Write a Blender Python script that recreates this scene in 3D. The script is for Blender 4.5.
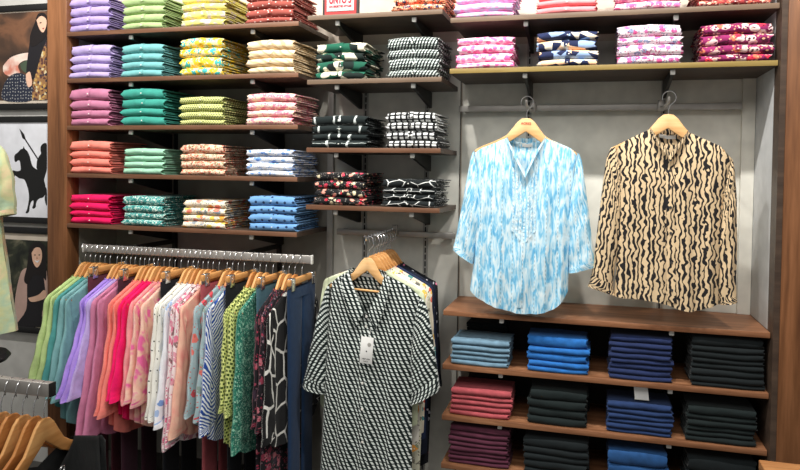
import bpy, bmesh, math, random
from mathutils import Vector, Matrix
SC = bpy.context.scene
COL = SC.collection
for o in list(bpy.data.objects): bpy.data.objects.remove(o)
rnd = random.Random(7)
PI = math.pi

# ------------------------------------------------------------------ camera
S = .76
F, CX, CY = 628.26, 434.7, 188.1          # focal length and principal point for an 800x470 frame
YAW, PITCH, ROLL = -.2448, -.0251, .0145
CAM = Vector((0, -3.3*S, 1.5))
_f = Vector((math.sin(YAW)*math.cos(PITCH), math.cos(YAW)*math.cos(PITCH), math.sin(PITCH)))
_r = Vector((math.cos(YAW), -math.sin(YAW), 0)); _u = _r.cross(_f)
_c, _s = math.cos(ROLL), math.sin(ROLL)
_r, _u = _c*_r+_s*_u, -_s*_r+_c*_u
cd = bpy.data.cameras.new('camera'); cam = bpy.data.objects.new('camera', cd); COL.objects.link(cam)
cam.matrix_world = Matrix(((_r.x, _u.x, -_f.x, CAM.x), (_r.y, _u.y, -_f.y, CAM.y), (_r.z, _u.z, -_f.z, CAM.z), (0, 0, 0, 1)))
cd.sensor_width = 36; cd.lens = F/800*36
cd.shift_x = -(CX-400)/800; cd.shift_y = -(235-CY)/800
cd.clip_start = .05
SC.camera = cam

def at(x, y, Y):
    """the point of the plane Y = const seen at a place of the photograph"""
    d = _f + _r*((x-CX)/F) - _u*((y-CY)/F)
    t = (Y-CAM.y)/d.y
    return CAM + d*t

# ------------------------------------------------------------------ light
SC.view_settings.view_transform = 'Standard'; SC.view_settings.look = 'None'
SC.view_settings.gamma = 1; SC.view_settings.use_curve_mapping = False
SC.view_settings.exposure = 0.0
w = bpy.data.worlds.new('shop_ambient'); SC.world = w; w.use_nodes = True
w.node_tree.nodes['Background'].inputs[0].default_value = (1, .97, .93, 1)
w.node_tree.nodes['Background'].inputs[1].default_value = .27
def spot(x, y, z, tx, ty, tz, power, size=100, rad=.04, blend=.6, col=(1, .95, .88)):
    l = bpy.data.lights.new('ceiling_spotlight', 'SPOT'); o = bpy.data.objects.new('ceiling_spotlight', l); COL.objects.link(o)
    l.energy = power; l.spot_size = math.radians(size); l.spot_blend = blend; l.shadow_soft_size = rad; l.color = col
    o.location = (x, y, z); o.rotation_euler = (Vector((tx, ty, tz))-Vector((x, y, z))).to_track_quat('-Z', 'Y').to_euler()
for x in (-2.45, -1.6, -.8, -.05, .62):
    spot(x, -.87, 3.0, x+.05, .33, 1.7, 70, 112, .03, .5, (1, .965, .92))
al = bpy.data.lights.new('overhead_fill', 'AREA'); ao = bpy.data.objects.new('overhead_fill', al); COL.objects.link(ao)  # soft overhead fill, added to lift the light between the spots
al.shape = 'RECTANGLE'; al.size = 3.6; al.size_y = 1.2; al.energy = 46; al.color = (1, .97, .93)
ao.location = (-.9, -2.3, 3.0); ao.rotation_euler = (math.radians(22), 0, 0)

# ------------------------------------------------------------------ mesh helpers
class MB:
    def __init__(s): s.v = []; s.f = []; s.uv = []; s.sm = []
    def grid(s, nu, nv, fn, flip=False, smooth=True):
        b = len(s.v)
        for j in range(nv+1):
            for i in range(nu+1):
                p, t = fn(i/nu, j/nv); s.v.append(tuple(p)); s.uv.append(t)
        for j in range(nv):
            for i in range(nu):
                a = b+j*(nu+1)+i; q = (a, a+1, a+nu+2, a+nu+1)
                s.f.append(q[::-1] if flip else q); s.sm.append(smooth)
    def poly(s, pts, smooth=False):
        b = len(s.v)
        for p in pts: s.v.append(tuple(p)); s.uv.append((p[0], p[2]))
        s.f.append(tuple(range(b, b+len(pts)))); s.sm.append(smooth)
    def box(s, x0, x1, y0, y1, z0, z1, bev=0.0, seg=2, M=None):
        bm = bmesh.new(); bmesh.ops.create_cube(bm, size=1)
        for v in bm.verts: v.co = Vector((x0+(v.co.x+.5)*(x1-x0), y0+(v.co.y+.5)*(y1-y0), z0+(v.co.z+.5)*(z1-z0)))
        if bev: bmesh.ops.bevel(bm, geom=bm.edges[:], offset=bev, segments=seg, profile=.5, affect='EDGES')
        s.bm(bm, M, bool(bev))
        return s
    def prism(s, pts, y0, y1, bev=0.0, M=None):
        """pts: outline in x,z; extruded along y"""
        bm = bmesh.new()
        fr = [bm.verts.new((x, y0, z)) for x, z in pts]; bk = [bm.verts.new((x, y1, z)) for x, z in pts]
        n = len(pts); A = bm.faces.new(fr); B = bm.faces.new(bk[::-1])
        for i in range(n): bm.faces.new((fr[i], bk[i], bk[(i+1) % n], fr[(i+1) % n]))
        bmesh.ops.recalc_face_normals(bm, faces=bm.faces[:])
        if bev:
            ed = [e for e in bm.edges if (A in e.link_faces or B in e.link_faces)]
            bmesh.ops.bevel(bm, geom=ed, offset=bev, segments=2, profile=.5, affect='EDGES')
        s.bm(bm, M, bool(bev)); return s
    def bm(s, bm, M=None, smooth=True):
        if M is not None: bmesh.ops.transform(bm, matrix=M, verts=bm.verts[:])
        bm.verts.index_update(); b = len(s.v)
        for v in bm.verts: s.v.append(tuple(v.co)); s.uv.append((v.co.x, v.co.z))
        for f in bm.faces: s.f.append(tuple(b+v.index for v in f.verts)); s.sm.append(smooth)
        bm.free()
    def tube(s, pts, r, n=8, cap=True):
        pts = [Vector(p) for p in pts]; b = len(s.v); up = Vector((.13, .97, .21)).normalized()
        for k, p in enumerate(pts):
            t = (pts[min(k+1, len(pts)-1)]-pts[max(k-1, 0)]).normalized()
            a = t.cross(up).normalized(); c = a.cross(t)
            rr = r[k] if isinstance(r, (list, tuple)) else r
            for i in range(n):
                q = p+a*rr*math.cos(2*PI*i/n)+c*rr*math.sin(2*PI*i/n); s.v.append(tuple(q)); s.uv.append((i/n*.05, k*.02))
        for k in range(len(pts)-1):
            for i in range(n):
                a0 = b+k*n+i; a1 = b+k*n+(i+1) % n; s.f.append((a0, a1, a1+n, a0+n)); s.sm.append(True)
        if cap:
            s.f.append(tuple(b+i for i in range(n))[::-1]); s.sm.append(False)
            s.f.append(tuple(b+(len(pts)-1)*n+i for i in range(n))); s.sm.append(False)
        return s
    def disc(s, c, r, t, n=12, axis='y'):
        a = [Vector(c)-Vector((0, t/2, 0)) if axis == 'y' else Vector(c)-Vector((0, 0, t/2))]
        d = Vector((0, t, 0)) if axis == 'y' else Vector((0, 0, t))
        return s.tube([a[0], a[0]+d*.001, a[0]+d*.5, a[0]+d*.999, a[0]+d], [r*.85, r*.9, r, r*.9, r*.85], n)
    def mesh(s, name):
        me = bpy.data.meshes.new(name); me.from_pydata(s.v, [], s.f)
        uv = me.uv_layers.new(name='UVMap')
        for l in me.loops: uv.data[l.index].uv = s.uv[l.vertex_index]
        me.polygons.foreach_set('use_smooth', s.sm)
        me.update()
        try: me.set_sharp_from_angle(angle=math.radians(50))
        except Exception: pass
        return me
    def build(s, name, m, parent=None):
        return link(name, s.mesh(name), m, parent)
def link(name, me, m, parent=None, loc=(0, 0, 0)):
    o = bpy.data.objects.new(name, me); COL.objects.link(o)
    if not me.materials: me.materials.append(None)
    setmat(o, m)
    o.parent = parent; o.location = loc
    return o
def setmat(o, m):
    sl = o.material_slots[0]; sl.link = 'OBJECT'; sl.material = m
LABELS = {}
def tag(o, label, cat, group=None):
    n = len(label.split())
    if not 4 <= n <= 16: print('LABEL LENGTH', n, label)
    if label in LABELS: print('LABEL TWICE', label)
    LABELS[label] = 1
    o['label'] = label; o['category'] = cat
    if group: o['group'] = group
    return o
def thing(name, label, cat, loc=(0, 0, 0), group=None, rot=(0, 0, 0)):
    o = bpy.data.objects.new(name, None); COL.objects.link(o); o.empty_display_size = .05
    o.location = loc; o.rotation_euler = rot
    return tag(o, label, cat, group)
def struct(o): o['kind'] = 'structure'; return o
def copytree(root, mats=None):
    c = root.copy(); COL.objects.link(c)
    def rec(src, dst):
        for ch in [x for x in KIDS.get(src.name, [])]:
            d = ch.copy(); COL.objects.link(d); d.parent = dst
            if mats and ch['role'] in mats: setmat(d, mats[ch['role']])
            del d['role']
            rec(ch, d)
    rec(root, c)
    return c
KIDS = {}
def kid(parent, o, role): KIDS.setdefault(parent.name, []).append(o); o['role'] = role; return o
def lerp(a, b, t): return a+(b-a)*t
def interp(tab, t):
    """tab of (t, x, z)"""
    if t <= tab[0][0]: return tab[0][1], tab[0][2]
    for a, b in zip(tab, tab[1:]):
        if t <= b[0]:
            k = (t-a[0])/max(1e-9, b[0]-a[0]); return lerp(a[1], b[1], k), lerp(a[2], b[2], k)
    return tab[-1][1], tab[-1][2]
def smooth(tab, n=24):
    """Catmull-Rom through (t,x,z), returned as a denser table"""
    out = []
    m = len(tab)
    for i in range(m-1):
        p0, p1, p2, p3 = tab[max(i-1, 0)], tab[i], tab[i+1], tab[min(i+2, m-1)]
        for k in range(n):
            t = k/n
            out.append(tuple(.5*(2*b+(c-a)*t+(2*a-5*b+4*c-d)*t*t+(3*b-a-3*c+d)*t**3) if q else lerp(b, c, t)
                             for q, (a, b, c, d) in enumerate(zip(p0, p1, p2, p3))))
    out.append(tab[-1]); return out

# ------------------------------------------------------------------ materials
def lin(c):
    r = []
    for v in c[:3]:
        v /= 255; r.append(v/12.92 if v <= .04045 else ((v+.055)/1.055)**2.4)
    return (*r, 1)
class NT:
    def __init__(s, name, rough=.85, metal=0, spec=.3):
        s.m = bpy.data.materials.new(name); s.m.use_nodes = True; s.t = s.m.node_tree
        s.b = s.t.nodes['Principled BSDF']; s.b.inputs['Roughness'].default_value = rough; s.b.inputs['Metallic'].default_value = metal
        s.b.inputs['Specular IOR Level'].default_value = spec
    def n(s, k, **kw):
        n = s.t.nodes.new(k)
        for a, b in kw.items(): setattr(n, a, b)
        return n
    def l(s, a, b):
        if isinstance(a, (int, float)): b.default_value = a
        elif isinstance(a, tuple): b.default_value = a
        else: s.t.links.new(a, b)
    def math(s, op, a, b=0.0, c=0.0):
        n = s.n('ShaderNodeMath', operation=op); s.l(a, n.inputs[0]); s.l(b, n.inputs[1]); s.l(c, n.inputs[2]); return n.outputs[0]
    def mix(s, f, a, b):
        n = s.n('ShaderNodeMix', data_type='RGBA'); s.l(f, n.inputs[0]); s.l(a, n.inputs[6]); s.l(b, n.inputs[7]); return n.outputs[2]
    def uv(s, su=1, sv=1, rot=0, rand=True, obj=False):
        tc = s.n('ShaderNodeTexCoord'); v = tc.outputs['Object' if obj else 'UV']
        if rand:
            oi = s.n('ShaderNodeObjectInfo'); a = s.n('ShaderNodeVectorMath', operation='ADD')
            k = s.math('MULTIPLY', oi.outputs['Random'], 3.7); s.l(v, a.inputs[0])
            cb = s.n('ShaderNodeCombineXYZ'); s.l(k, cb.inputs[0]); s.l(s.math('MULTIPLY', k, 1.7), cb.inputs[1]); s.l(cb.outputs[0], a.inputs[1]); v = a.outputs[0]
        mp = s.n('ShaderNodeMapping'); s.l(v, mp.inputs[0]); mp.inputs[3].default_value = (su, sv, 1 if not obj else su); mp.inputs[2].default_value = (0, 0, rot)
        return mp.outputs[0]
    def sep(s, v):
        n = s.n('ShaderNodeSeparateXYZ'); s.l(v, n.inputs[0]); return n.outputs
    def comb(s, x, y, z=0.0):
        n = s.n('ShaderNodeCombineXYZ'); s.l(x, n.inputs[0]); s.l(y, n.inputs[1]); s.l(z, n.inputs[2]); return n.outputs[0]
    def noise(s, v, sc, det=2, dist=0):
        n = s.n('ShaderNodeTexNoise'); s.l(v, n.inputs['Vector']); n.inputs['Scale'].default_value = sc; n.inputs['Detail'].default_value = det; n.inputs['Distortion'].default_value = dist
        return n.outputs
    def vor(s, v, sc, feat='F1', rand=1.0):
        n = s.n('ShaderNodeTexVoronoi', feature=feat, voronoi_dimensions='2D'); s.l(v, n.inputs['Vector']); n.inputs['Scale'].default_value = sc; n.inputs['Randomness'].default_value = rand
        return n.outputs
    def warp(s, v, sc, amt):
        nz = s.noise(v, sc, 2)[1]; a = s.n('ShaderNodeVectorMath', operation='SUBTRACT'); s.l(nz, a.inputs[0]); a.inputs[1].default_value = (.5, .5, .5)
        m = s.n('ShaderNodeVectorMath', operation='SCALE'); s.l(a.outputs[0], m.inputs[0]); m.inputs['Scale'].default_value = amt
        d = s.n('ShaderNodeVectorMath', operation='ADD'); s.l(v, d.inputs[0]); s.l(m.outputs[0], d.inputs[1]); return d.outputs[0]
    def ramp(s, f, stops, const=True):
        n = s.n('ShaderNodeValToRGB'); r = n.color_ramp; r.interpolation = 'CONSTANT' if const else 'LINEAR'
        while len(r.elements) > 1: r.elements.remove(r.elements[-1])
        r.elements[0].position = stops[0][0]; r.elements[0].color = lin(stops[0][1])
        for p, c in stops[1:]:
            e = r.elements.new(p); e.color = lin(c)
        s.l(f, n.inputs[0]); return n.outputs[0]
    def done(s, col, bump=None, bs=.2, bd=.002):
        s.l(col, s.b.inputs['Base Color'])
        if bump is not None:
            n = s.n('ShaderNodeBump'); n.inputs['Strength'].default_value = bs; n.inputs['Distance'].default_value = bd; s.l(bump, n.inputs['Height']); s.l(n.outputs[0], s.b.inputs['Normal'])
        return s.m
    def cloth(s, col):
        s.b.inputs['Sheen Weight'].default_value = .08
        v = s.uv(1, 1); nz = s.noise(v, 26, 2)[0]
        return s.done(col, nz, .35, .006)
def plain(name, c, var=.045):
    t = NT(name); v = t.uv(1, 1); f = t.noise(v, 30, 3)[0]
    d = tuple(max(0, x*(1-var)) for x in c); e = tuple(min(255, x*(1+var)) for x in c)
    return t.cloth(t.ramp(f, [(.3, d), (.7, e)], False))
def solid(name, c, rough=.6, metal=0, spec=.4):
    t = NT(name, rough, metal, spec); v = t.uv(1, 1, obj=True, rand=False); f = t.noise(v, 12, 2)[0]
    return t.done(t.ramp(f, [(.3, tuple(x*.95 for x in c)), (.7, tuple(min(255, x*1.04) for x in c))], False))
def dots(name, base, dot, s=60, r=.18, rand=.3):
    t = NT(name); v = t.uv(); d = t.vor(v, s, rand=rand)
    return t.cloth(t.mix(t.math('LESS_THAN', d[0], r), lin(base), lin(dot)))
def floral(name, base, cols, s=22, thr=.38, cols2=None, s2=55, thr2=.3, wob=.02, wsc=40):
    t = NT(name); v = t.warp(t.uv(), wsc, wob); a = t.vor(v, s)
    c = t.sep(a[1])
    k = [(i/len(cols), q) for i, q in enumerate(cols)]
    col = t.mix(t.math('LESS_THAN', a[0], thr), lin(base), t.ramp(c[0], k))
    if cols2:
        b = t.vor(v, s2); c2 = t.sep(b[1])
        col = t.mix(t.math('LESS_THAN', b[0], thr2), col, t.ramp(c2[0], [(i/len(cols2), q) for i, q in enumerate(cols2)]))
    return t.cloth(col)
def blotch(name, stops, su=1, sv=1, sc=20, det=3, dist=.6, const=False):
    t = NT(name); v = t.uv(su, sv); f = t.noise(v, sc, det, dist)[0]
    return t.cloth(t.ramp(f, stops, const))
def hound(name, a, b, s=48, sh=.55):
    t = NT(name); x, y, z = t.sep(t.uv())[:3]
    vy = t.math('MULTIPLY', y, s*1.15); row = t.math('FLOOR', vy); fy = t.math('FRACT', vy)
    q = t.math('FRACT', t.math('ADD', t.math('ADD', t.math('MULTIPLY', x, s), t.math('MULTIPLY', row, .37)), t.math('MULTIPLY', fy, sh)))
    m = t.math('MULTIPLY', t.math('LESS_THAN', q, .46), t.math('MULTIPLY', t.math('GREATER_THAN', fy, .16), t.math('LESS_THAN', fy, .88)))
    return t.cloth(t.mix(m, lin(a), lin(b)))
def geo(name, base, a, s=90):
    t = NT(name); x, y, z = t.sep(t.uv())[:3]
    r = t.math('FLOOR', t.math('MULTIPLY', y, s)); fy = t.math('FRACT', t.math('MULTIPLY', y, s))
    q = t.math('FRACT', t.math('ADD', t.math('MULTIPLY', x, s*.8), t.math('MULTIPLY', r, .5)))
    m = t.math('MULTIPLY', t.math('LESS_THAN', q, .62), t.math('LESS_THAN', fy, .62))
    return t.cloth(t.mix(m, lin(base), lin(a)))
def plaid(name, base, a, su, wu, sv, wv, amt=.01):
    t = NT(name); x, y, z = t.sep(t.warp(t.uv(), 30, amt))[:3]
    m = t.math('MAXIMUM', t.math('LESS_THAN', t.math('FRACT', t.math('MULTIPLY', x, su)), wu), t.math('LESS_THAN', t.math('FRACT', t.math('MULTIPLY', y, sv)), wv))
    return t.cloth(t.mix(m, lin(base), lin(a)))
def check(name, base, a, su, wu, sv, wv, amt=.004):
    t = NT(name); x, y, z = t.sep(t.warp(t.uv(), 25, amt))[:3]
    m = t.math('MULTIPLY', t.math('LESS_THAN', t.math('FRACT', t.math('MULTIPLY', x, su)), wu), t.math('LESS_THAN', t.math('FRACT', t.math('MULTIPLY', y, sv)), wv))
    return t.cloth(t.mix(m, lin(base), lin(a)))
def web(name, base, a, s=16, wd=.05, su=1, sv=1):
    t = NT(name); v = t.warp(t.uv(su, sv), 30, .01); d = t.vor(v, s, 'DISTANCE_TO_EDGE', .75)
    return t.cloth(t.mix(t.math('LESS_THAN', d[0], wd), lin(base), lin(a)))
def zebra(name, a, b, s=24, dist=6, thr=.5, rot=.6):
    t = NT(name); v = t.uv(rot=rot); n = t.n('ShaderNodeTexWave'); t.l(v, n.inputs[0]); n.inputs['Scale'].default_value = s; n.inputs['Distortion'].default_value = dist; n.inputs['Detail'].default_value = 2; n.inputs['Detail Scale'].default_value = .8
    return t.cloth(t.mix(t.math('GREATER_THAN', n.outputs[1], thr), lin(a), lin(b)))
def chains(name, base, ink):
    t = NT(name); v = t.uv(rand=False); x, y, z = t.sep(v)[:3]
    n1 = t.noise(v, 30, 1)[0]; n2 = t.noise(t.comb(t.math('MULTIPLY', x, 1.5), y), 34, 1)[0]
    ph = t.math('ADD', t.math('MULTIPLY', x, 56), t.math('MULTIPLY', t.math('SUBTRACT', n1, .5), 2.0))
    tri = t.math('ABSOLUTE', t.math('SUBTRACT', t.math('FRACT', ph), .5))
    par = t.math('MODULO', t.math('FLOOR', t.math('ADD', ph, 200)), 2)
    bead = t.math('MAXIMUM', t.math('MINIMUM', t.math('ADD', t.math('MULTIPLY', t.math('SUBTRACT', n2, .5), 2.2), .24), .46), .13)
    wdt = t.math('ADD', t.math('MULTIPLY', par, bead), t.math('MULTIPLY', t.math('SUBTRACT', 1, par), .19))
    return t.cloth(t.mix(t.math('LESS_THAN', tri, wdt), lin(base), lin(ink)))
def streaks(name):
    t = NT(name); v = t.uv(rand=False); x, y, z = t.sep(v)[:3]
    f = t.noise(t.comb(t.math('MULTIPLY', x, 4.6), t.math('MULTIPLY', y, .95)), 19, 4, .7)[0]
    col = t.ramp(f, [(.28, (84, 164, 212)), (.42, (126, 194, 226)), (.49, (170, 214, 234)), (.56, (206, 231, 240)), (.72, (230, 241, 243))], False)
    ln = t.math('LESS_THAN', t.math('FRACT', t.math('MULTIPLY', x, 23)), .07)
    ds = t.math('LESS_THAN', t.math('FRACT', t.math('MULTIPLY', y, 60)), .5)
    return t.cloth(t.mix(t.math('MULTIPLY', t.math('MULTIPLY', ln, ds), .45), col, lin((90, 115, 130))))
def wood(name, a, b, c, axis='x', s=1.0, rough=.45):
    t = NT(name, rough, 0, .35); tc = t.n('ShaderNodeTexCoord'); mp = t.n('ShaderNodeMapping'); t.l(tc.outputs['Object'], mp.inputs[0])
    mp.inputs[3].default_value = {'x': (1.2*s, 14*s, 14*s), 'z': (14*s, 14*s, 1.0*s), 'y': (14*s, 1.2*s, 14*s)}[axis]
    f = t.noise(mp.outputs[0], 2.2, 5, .8)[0]; g = t.noise(mp.outputs[0], 14, 3, .2)[0]
    k = t.math('ADD', t.math('MULTIPLY', f, .75), t.math('MULTIPLY', g, .25))
    return t.done(t.ramp(k, [(.34, a), (.5, b), (.64, c)], False), g, .08, .001)
M = {}
M['post'] = wood('walnut_post', (92, 58, 36), (122, 80, 50), (146, 98, 64), 'z', .55)
M['shelf_board'] = wood('shaded_laminate', (62, 50, 42), (74, 60, 50), (86, 70, 58), 'x')  # shade of the undersides put into a darker laminate colour
M['edge'] = wood('brown_edge_band', (96, 64, 46), (112, 78, 57), (126, 90, 68), 'x')
M['edge_grey'] = wood('taupe_edge_band', (100, 82, 66), (114, 94, 76), (124, 104, 86), 'x')
M['edge_olive'] = wood('olive_edge_band', (128, 108, 58), (142, 120, 66), (152, 130, 76), 'x')
M['counter'] = wood('oiled_walnut', (110, 72, 48), (144, 98, 68), (172, 122, 88), 'x', .8)
M['table'] = wood('oak_top', (150, 98, 56), (182, 126, 78), (204, 150, 98), 'x', .8)
M['hanger'] = wood('beech', (188, 126, 66), (206, 146, 84), (220, 166, 104), 'x', .7)
M['hanger_pale'] = wood('pale_beech', (214, 164, 104), (228, 180, 122), (236, 194, 140), 'x', .7)
M['hanger_dark'] = wood('honey_beech', (160, 96, 44), (184, 118, 60), (200, 138, 78), 'x', .7)
M['steel'] = solid('brushed_steel', (178, 174, 168), .4, .55)
M['chrome'] = solid('chrome_wire', (205, 205, 205), .2, .95)
M['dark_steel'] = solid('dark_steel', (44, 43, 41), .5, .3)
M['upright'] = solid('grey_upright', (176, 174, 168), .5, .1)
M['cap'] = solid('white_plastic', (226, 226, 220), .5)
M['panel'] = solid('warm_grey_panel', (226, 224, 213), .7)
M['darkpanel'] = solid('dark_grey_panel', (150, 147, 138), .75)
M['white_wall'] = solid('cream_wall', (204, 192, 176), .8)
M['grey_wall'] = solid('light_grey_wall', (196, 195, 190), .8)
M['side_white'] = solid('white_side_panel', (206, 208, 208), .7)
M['floor'] = solid('dark_floor', (70, 68, 64), .5)
M['paper'] = solid('white_paper', (236, 236, 232), .7)
M['black'] = solid('black_frame', (22, 22, 22), .5)
M['red'] = solid('red_print', (184, 52, 52), .6)
M['ink'] = solid('dark_ink', (60, 58, 56), .7)
M['redink'] = solid('red_ink', (186, 22, 48), .7)
M['card'] = solid('cool_card', (178, 186, 184), .7)
M['pearl'] = solid('pearl_button', (232, 230, 222), .3)
M['gap_shade'] = solid('painted_gap_shade', (34, 30, 28), .7)  # near black, stands in for the shade between trouser stacks
M['slot'] = solid('slot_black', (12, 12, 12), .8)

# ------------------------------------------------------------------ the setting
XS0, XS1, XM0, XM1, XR0, XR1, DEP = -2.4544, -1.2441, -1.2016, -.6043, -.5705, .6442, .327
PL = .006                                     # face of the grey panels in front of the wall
W0 = DEP+PL
struct(MB().box(-4.6, 2.2, -4.2, W0+.1, -.1, 0).build('floor', M['floor']))
struct(MB().box(XS0-.03, 1.4, W0, W0+.1, 0, 3.1).build('wall_back', M['white_wall']))
LW = .075
struct(MB().box(-4.6, XS0-.03, LW, W0+.1, 0, 3.1).build('wall_left', M['grey_wall']))
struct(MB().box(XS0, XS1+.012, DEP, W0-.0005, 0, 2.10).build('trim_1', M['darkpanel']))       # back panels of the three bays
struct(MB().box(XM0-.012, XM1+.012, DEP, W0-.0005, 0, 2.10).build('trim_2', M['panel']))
struct(MB().box(XR0-.012, XR1, DEP, W0-.0005, 0, 2.08).build('trim_3', M['panel']))
lp0, lp1 = at(47.3, 150, -.002).x, XS0-.0005
struct(MB().box(lp0, lp1, -.002, LW-.0005, 0, 3.1, .002).build('trim_4', M['post']))            # left walnut post
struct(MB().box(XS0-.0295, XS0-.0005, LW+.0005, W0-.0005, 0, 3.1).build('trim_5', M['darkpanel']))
struct(MB().box(XR1+.022, XR1+.30, -.03, W0+.09, 0, 3.1, .002).build('trim_6', M['post']))        # right walnut post
struct(MB().box(XR1+.001, XR1+.0215, .05, W0-.0005, .9335, 3.1).build('trim_7', M['side_white']))
struct(MB().box(XR1+.001, XR1+.0215, -.025, .0495, 0, 3.1).build('trim_8', M['shelf_board']))
struct(MB().box(XR1+.001, XR1+.0215, .05, W0-.0005, 0, .933).build('trim_20', M['shelf_board']))
struct(MB().box(XR1-.05, XR1-.0005, DEP-.02, DEP-.0005, .93, 1.92).build('trim_9', M['panel']))
struct(MB().box(XS1+.006, XM0-.006, DEP-.022, DEP-.0005, 0, 2.1, .002).build('trim_10', M['upright']))
struct(MB().box(at(478, 340, .32).x, XR1-.0005, .312, DEP-.0065, 0, .905).build('trim_21', M['gap_shade']))  # added dark sheet that paints the shade at the back of the lower bay
n = 11
def upright(x, dark):
    global n
    mb = MB().box(x-.011, x+.011, DEP-.006, DEP-.0003, .02, 2.1)
    o = struct(mb.build('trim_%d' % n, M['dark_steel'] if dark else M['upright'])); n += 1
    s = MB()
    z = .1
    while z < 2.08: s.box(x-.003, x+.003, DEP-.0068, DEP-.0058, z, z+.024); z += .032
    s.build('slot_row', M['slot'], o)
for px, d in ((176, 1), (280, 1), (365, 0), (426, 0), (527, 0), (661, 0)): upright(at(px, 220, DEP).x, d)
struct(MB().box(XM1+.013, XM1+.016, DEP-.004, DEP-.0005, 0, 2.1).build('trim_%d' % n, M['dark_steel'])); n += 1

# ------------------------------------------------------------------ shelves
ZS = dict(S1=2.1457, S2=1.924, S3=1.6987, S4=1.4704, S5=1.2282, M1=2.1664, M2=1.8913, M3=1.5989, M4=1.3517, R1=2.1284, R2=1.9227, C=.9323, A=.7086, B=.4979)
ZS['E'] = at(445.6, 463.6, 0).z
TH = .02
def shelf(key, x0, x1, label, brk, edge, board, group, caps=True):
    z = ZS[key]
    t = thing('wall_shelf', label, 'shelf', ((x0+x1)/2, 0, z-TH), group)
    hx = (x1-x0)/2
    MB().box(-hx, hx, .004, DEP-.008, 0, TH).build('board', board, t)
    MB().box(-hx, hx, -.0005, .0035, 0, TH, .0008).build('edge_band', edge, t)
    for px in brk:
        bx = at(px, 235, .02).x - t.location.x
        b = MB().prism([(.03, -.002), (.30, -.002), (.3185, -.002), (.3185, -.075), (.30, -.075), (.03, -.02)], -.006, .006, 0,
                       Matrix(((0, 1, 0, bx), (1, 0, 0, 0), (0, 0, 1, 0), (0, 0, 0, 1)))).build('bracket', M['dark_steel'], t)
        MB().box(bx-.009, bx+.009, .019, .0305, -.021, -.0015, .002).build('end_cap', M['cap'], b)
    return t
lname = {'S1': 'topmost', 'S2': 'second from top', 'S3': 'middle', 'S4': 'fourth from top', 'S5': 'lowest'}
for k in ('S1', 'S2', 'S3', 'S4', 'S5'):
    shelf(k, XS0+.001, XS1, lname[k]+' laminate shelf in the wide left bay of pastel stacks', (130, 251), M['edge'], M['shelf_board'], 'shelves of the left bay')
for k, q in (('M1', 'topmost'), ('M2', 'second from top'), ('M3', 'third from top'), ('M4', 'lowest')):
    shelf(k, XM0, XM1, q+' short shelf in the narrow middle bay of dark stacks', (335, 411), M['edge_grey'] if k < 'M3' else M['edge'], M['shelf_board'], 'shelves of the middle bay')
shelf('R1', XR0, XR1-.001, 'topmost taupe shelf in the right bay near the ceiling', (522, 671), M['edge_grey'], M['shelf_board'], 'upper shelves of the right bay')
shelf('R2', XR0, XR1-.001, 'olive edged shelf above the blue blouse and the patterned shirt', (522, 669), M['edge_olive'], M['shelf_board'], 'upper shelves of the right bay')
for k, q in (('C', 'uppermost walnut shelf, empty, under the two hanging tops'), ('A', 'walnut shelf carrying light blue, bright blue, navy and black trousers'),
             ('B', 'walnut shelf carrying the coral red trousers'), ('E', 'lowest walnut shelf carrying the burgundy trousers')):
    shelf(k, XR0-.012, XR1-.001, q, (503, 674), M['counter'], M['counter'], 'lower walnut shelves')

# ------------------------------------------------------------------ fabrics
LAV = plain('lavender', (178, 158, 208)); GRN = plain('sage_green', (166, 190, 120))
M['f'] = f = {}
f['lav1'] = plain('lavender_cotton', (172, 153, 204)); f['lav2'] = plain('pale_lavender', (182, 165, 212))
f['green'] = plain('light_green', (164, 188, 130))
f['yel1'] = blotch('pale_yellow_print', [(.0, (228, 218, 118)), (.52, (228, 218, 124)), (.58, (214, 200, 188)), (1, (205, 190, 210))], sc=26)
f['rust'] = dots('rust_dotted', (150, 74, 64), (232, 210, 200), 32, .12, .6)
f['teal1'] = plain('light_teal', (112, 176, 176))
f['yel2'] = floral('yellow_floral', (240, 222, 160), [(236, 196, 30), (240, 206, 60), (70, 182, 180), (236, 190, 40)], 30, .5, [(242, 232, 200), (236, 196, 40), (70, 180, 176)], 60, .25)
f['beige'] = zebra('beige_arcs', (236, 214, 176), (212, 182, 138), 9, 7, .72, .9)
f['mauve'] = plain('mauve_pink', (190, 120, 150)); f['tgreen'] = plain('teal_green', (58, 152, 136))
f['geo'] = geo('green_trellis', (226, 228, 150), (64, 92, 34), 95)
f['pinkfl'] = floral('pink_floral', (244, 190, 190), [(248, 216, 190), (236, 130, 150), (250, 225, 190), (240, 160, 170)], 34, .45, [(250, 226, 200), (230, 110, 140)], 70, .28, .03)
f['salmon'] = plain('salmon', (244, 138, 122)); f['mint'] = plain('mint', (160, 212, 182))
f['peach'] = floral('peach_floral', (240, 208, 178), [(222, 110, 84), (150, 160, 120), (240, 200, 160), (226, 130, 96), (120, 110, 80)], 62, .42, [(245, 220, 196), (200, 80, 70)], 110, .3)
f['whblue'] = floral('white_blue_floral', (236, 238, 242), [(236, 238, 242), (130, 170, 226), (236, 238, 242), (96, 142, 214), (200, 214, 238)], 40, .42, [(236, 238, 242), (110, 156, 220)], 90, .2)
f['hot'] = plain('hot_pink', (240, 14, 96), .05)
f['tealfl'] = floral('teal_floral', (70, 158, 152), [(190, 226, 214), (40, 120, 116), (226, 240, 230), (60, 150, 146)], 75, .4, [(230, 242, 232), (36, 110, 108)], 120, .25)
f['cream'] = floral('cream_floral', (240, 228, 206), [(244, 170, 70), (240, 130, 110), (240, 228, 206), (150, 160, 170), (236, 206, 90)], 26, .42, [(120, 140, 130), (244, 190, 110)], 60, .18)
f['blue'] = dots('blue_cross', (112, 162, 212), (28, 50, 90), 26, .17, .15)
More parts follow.
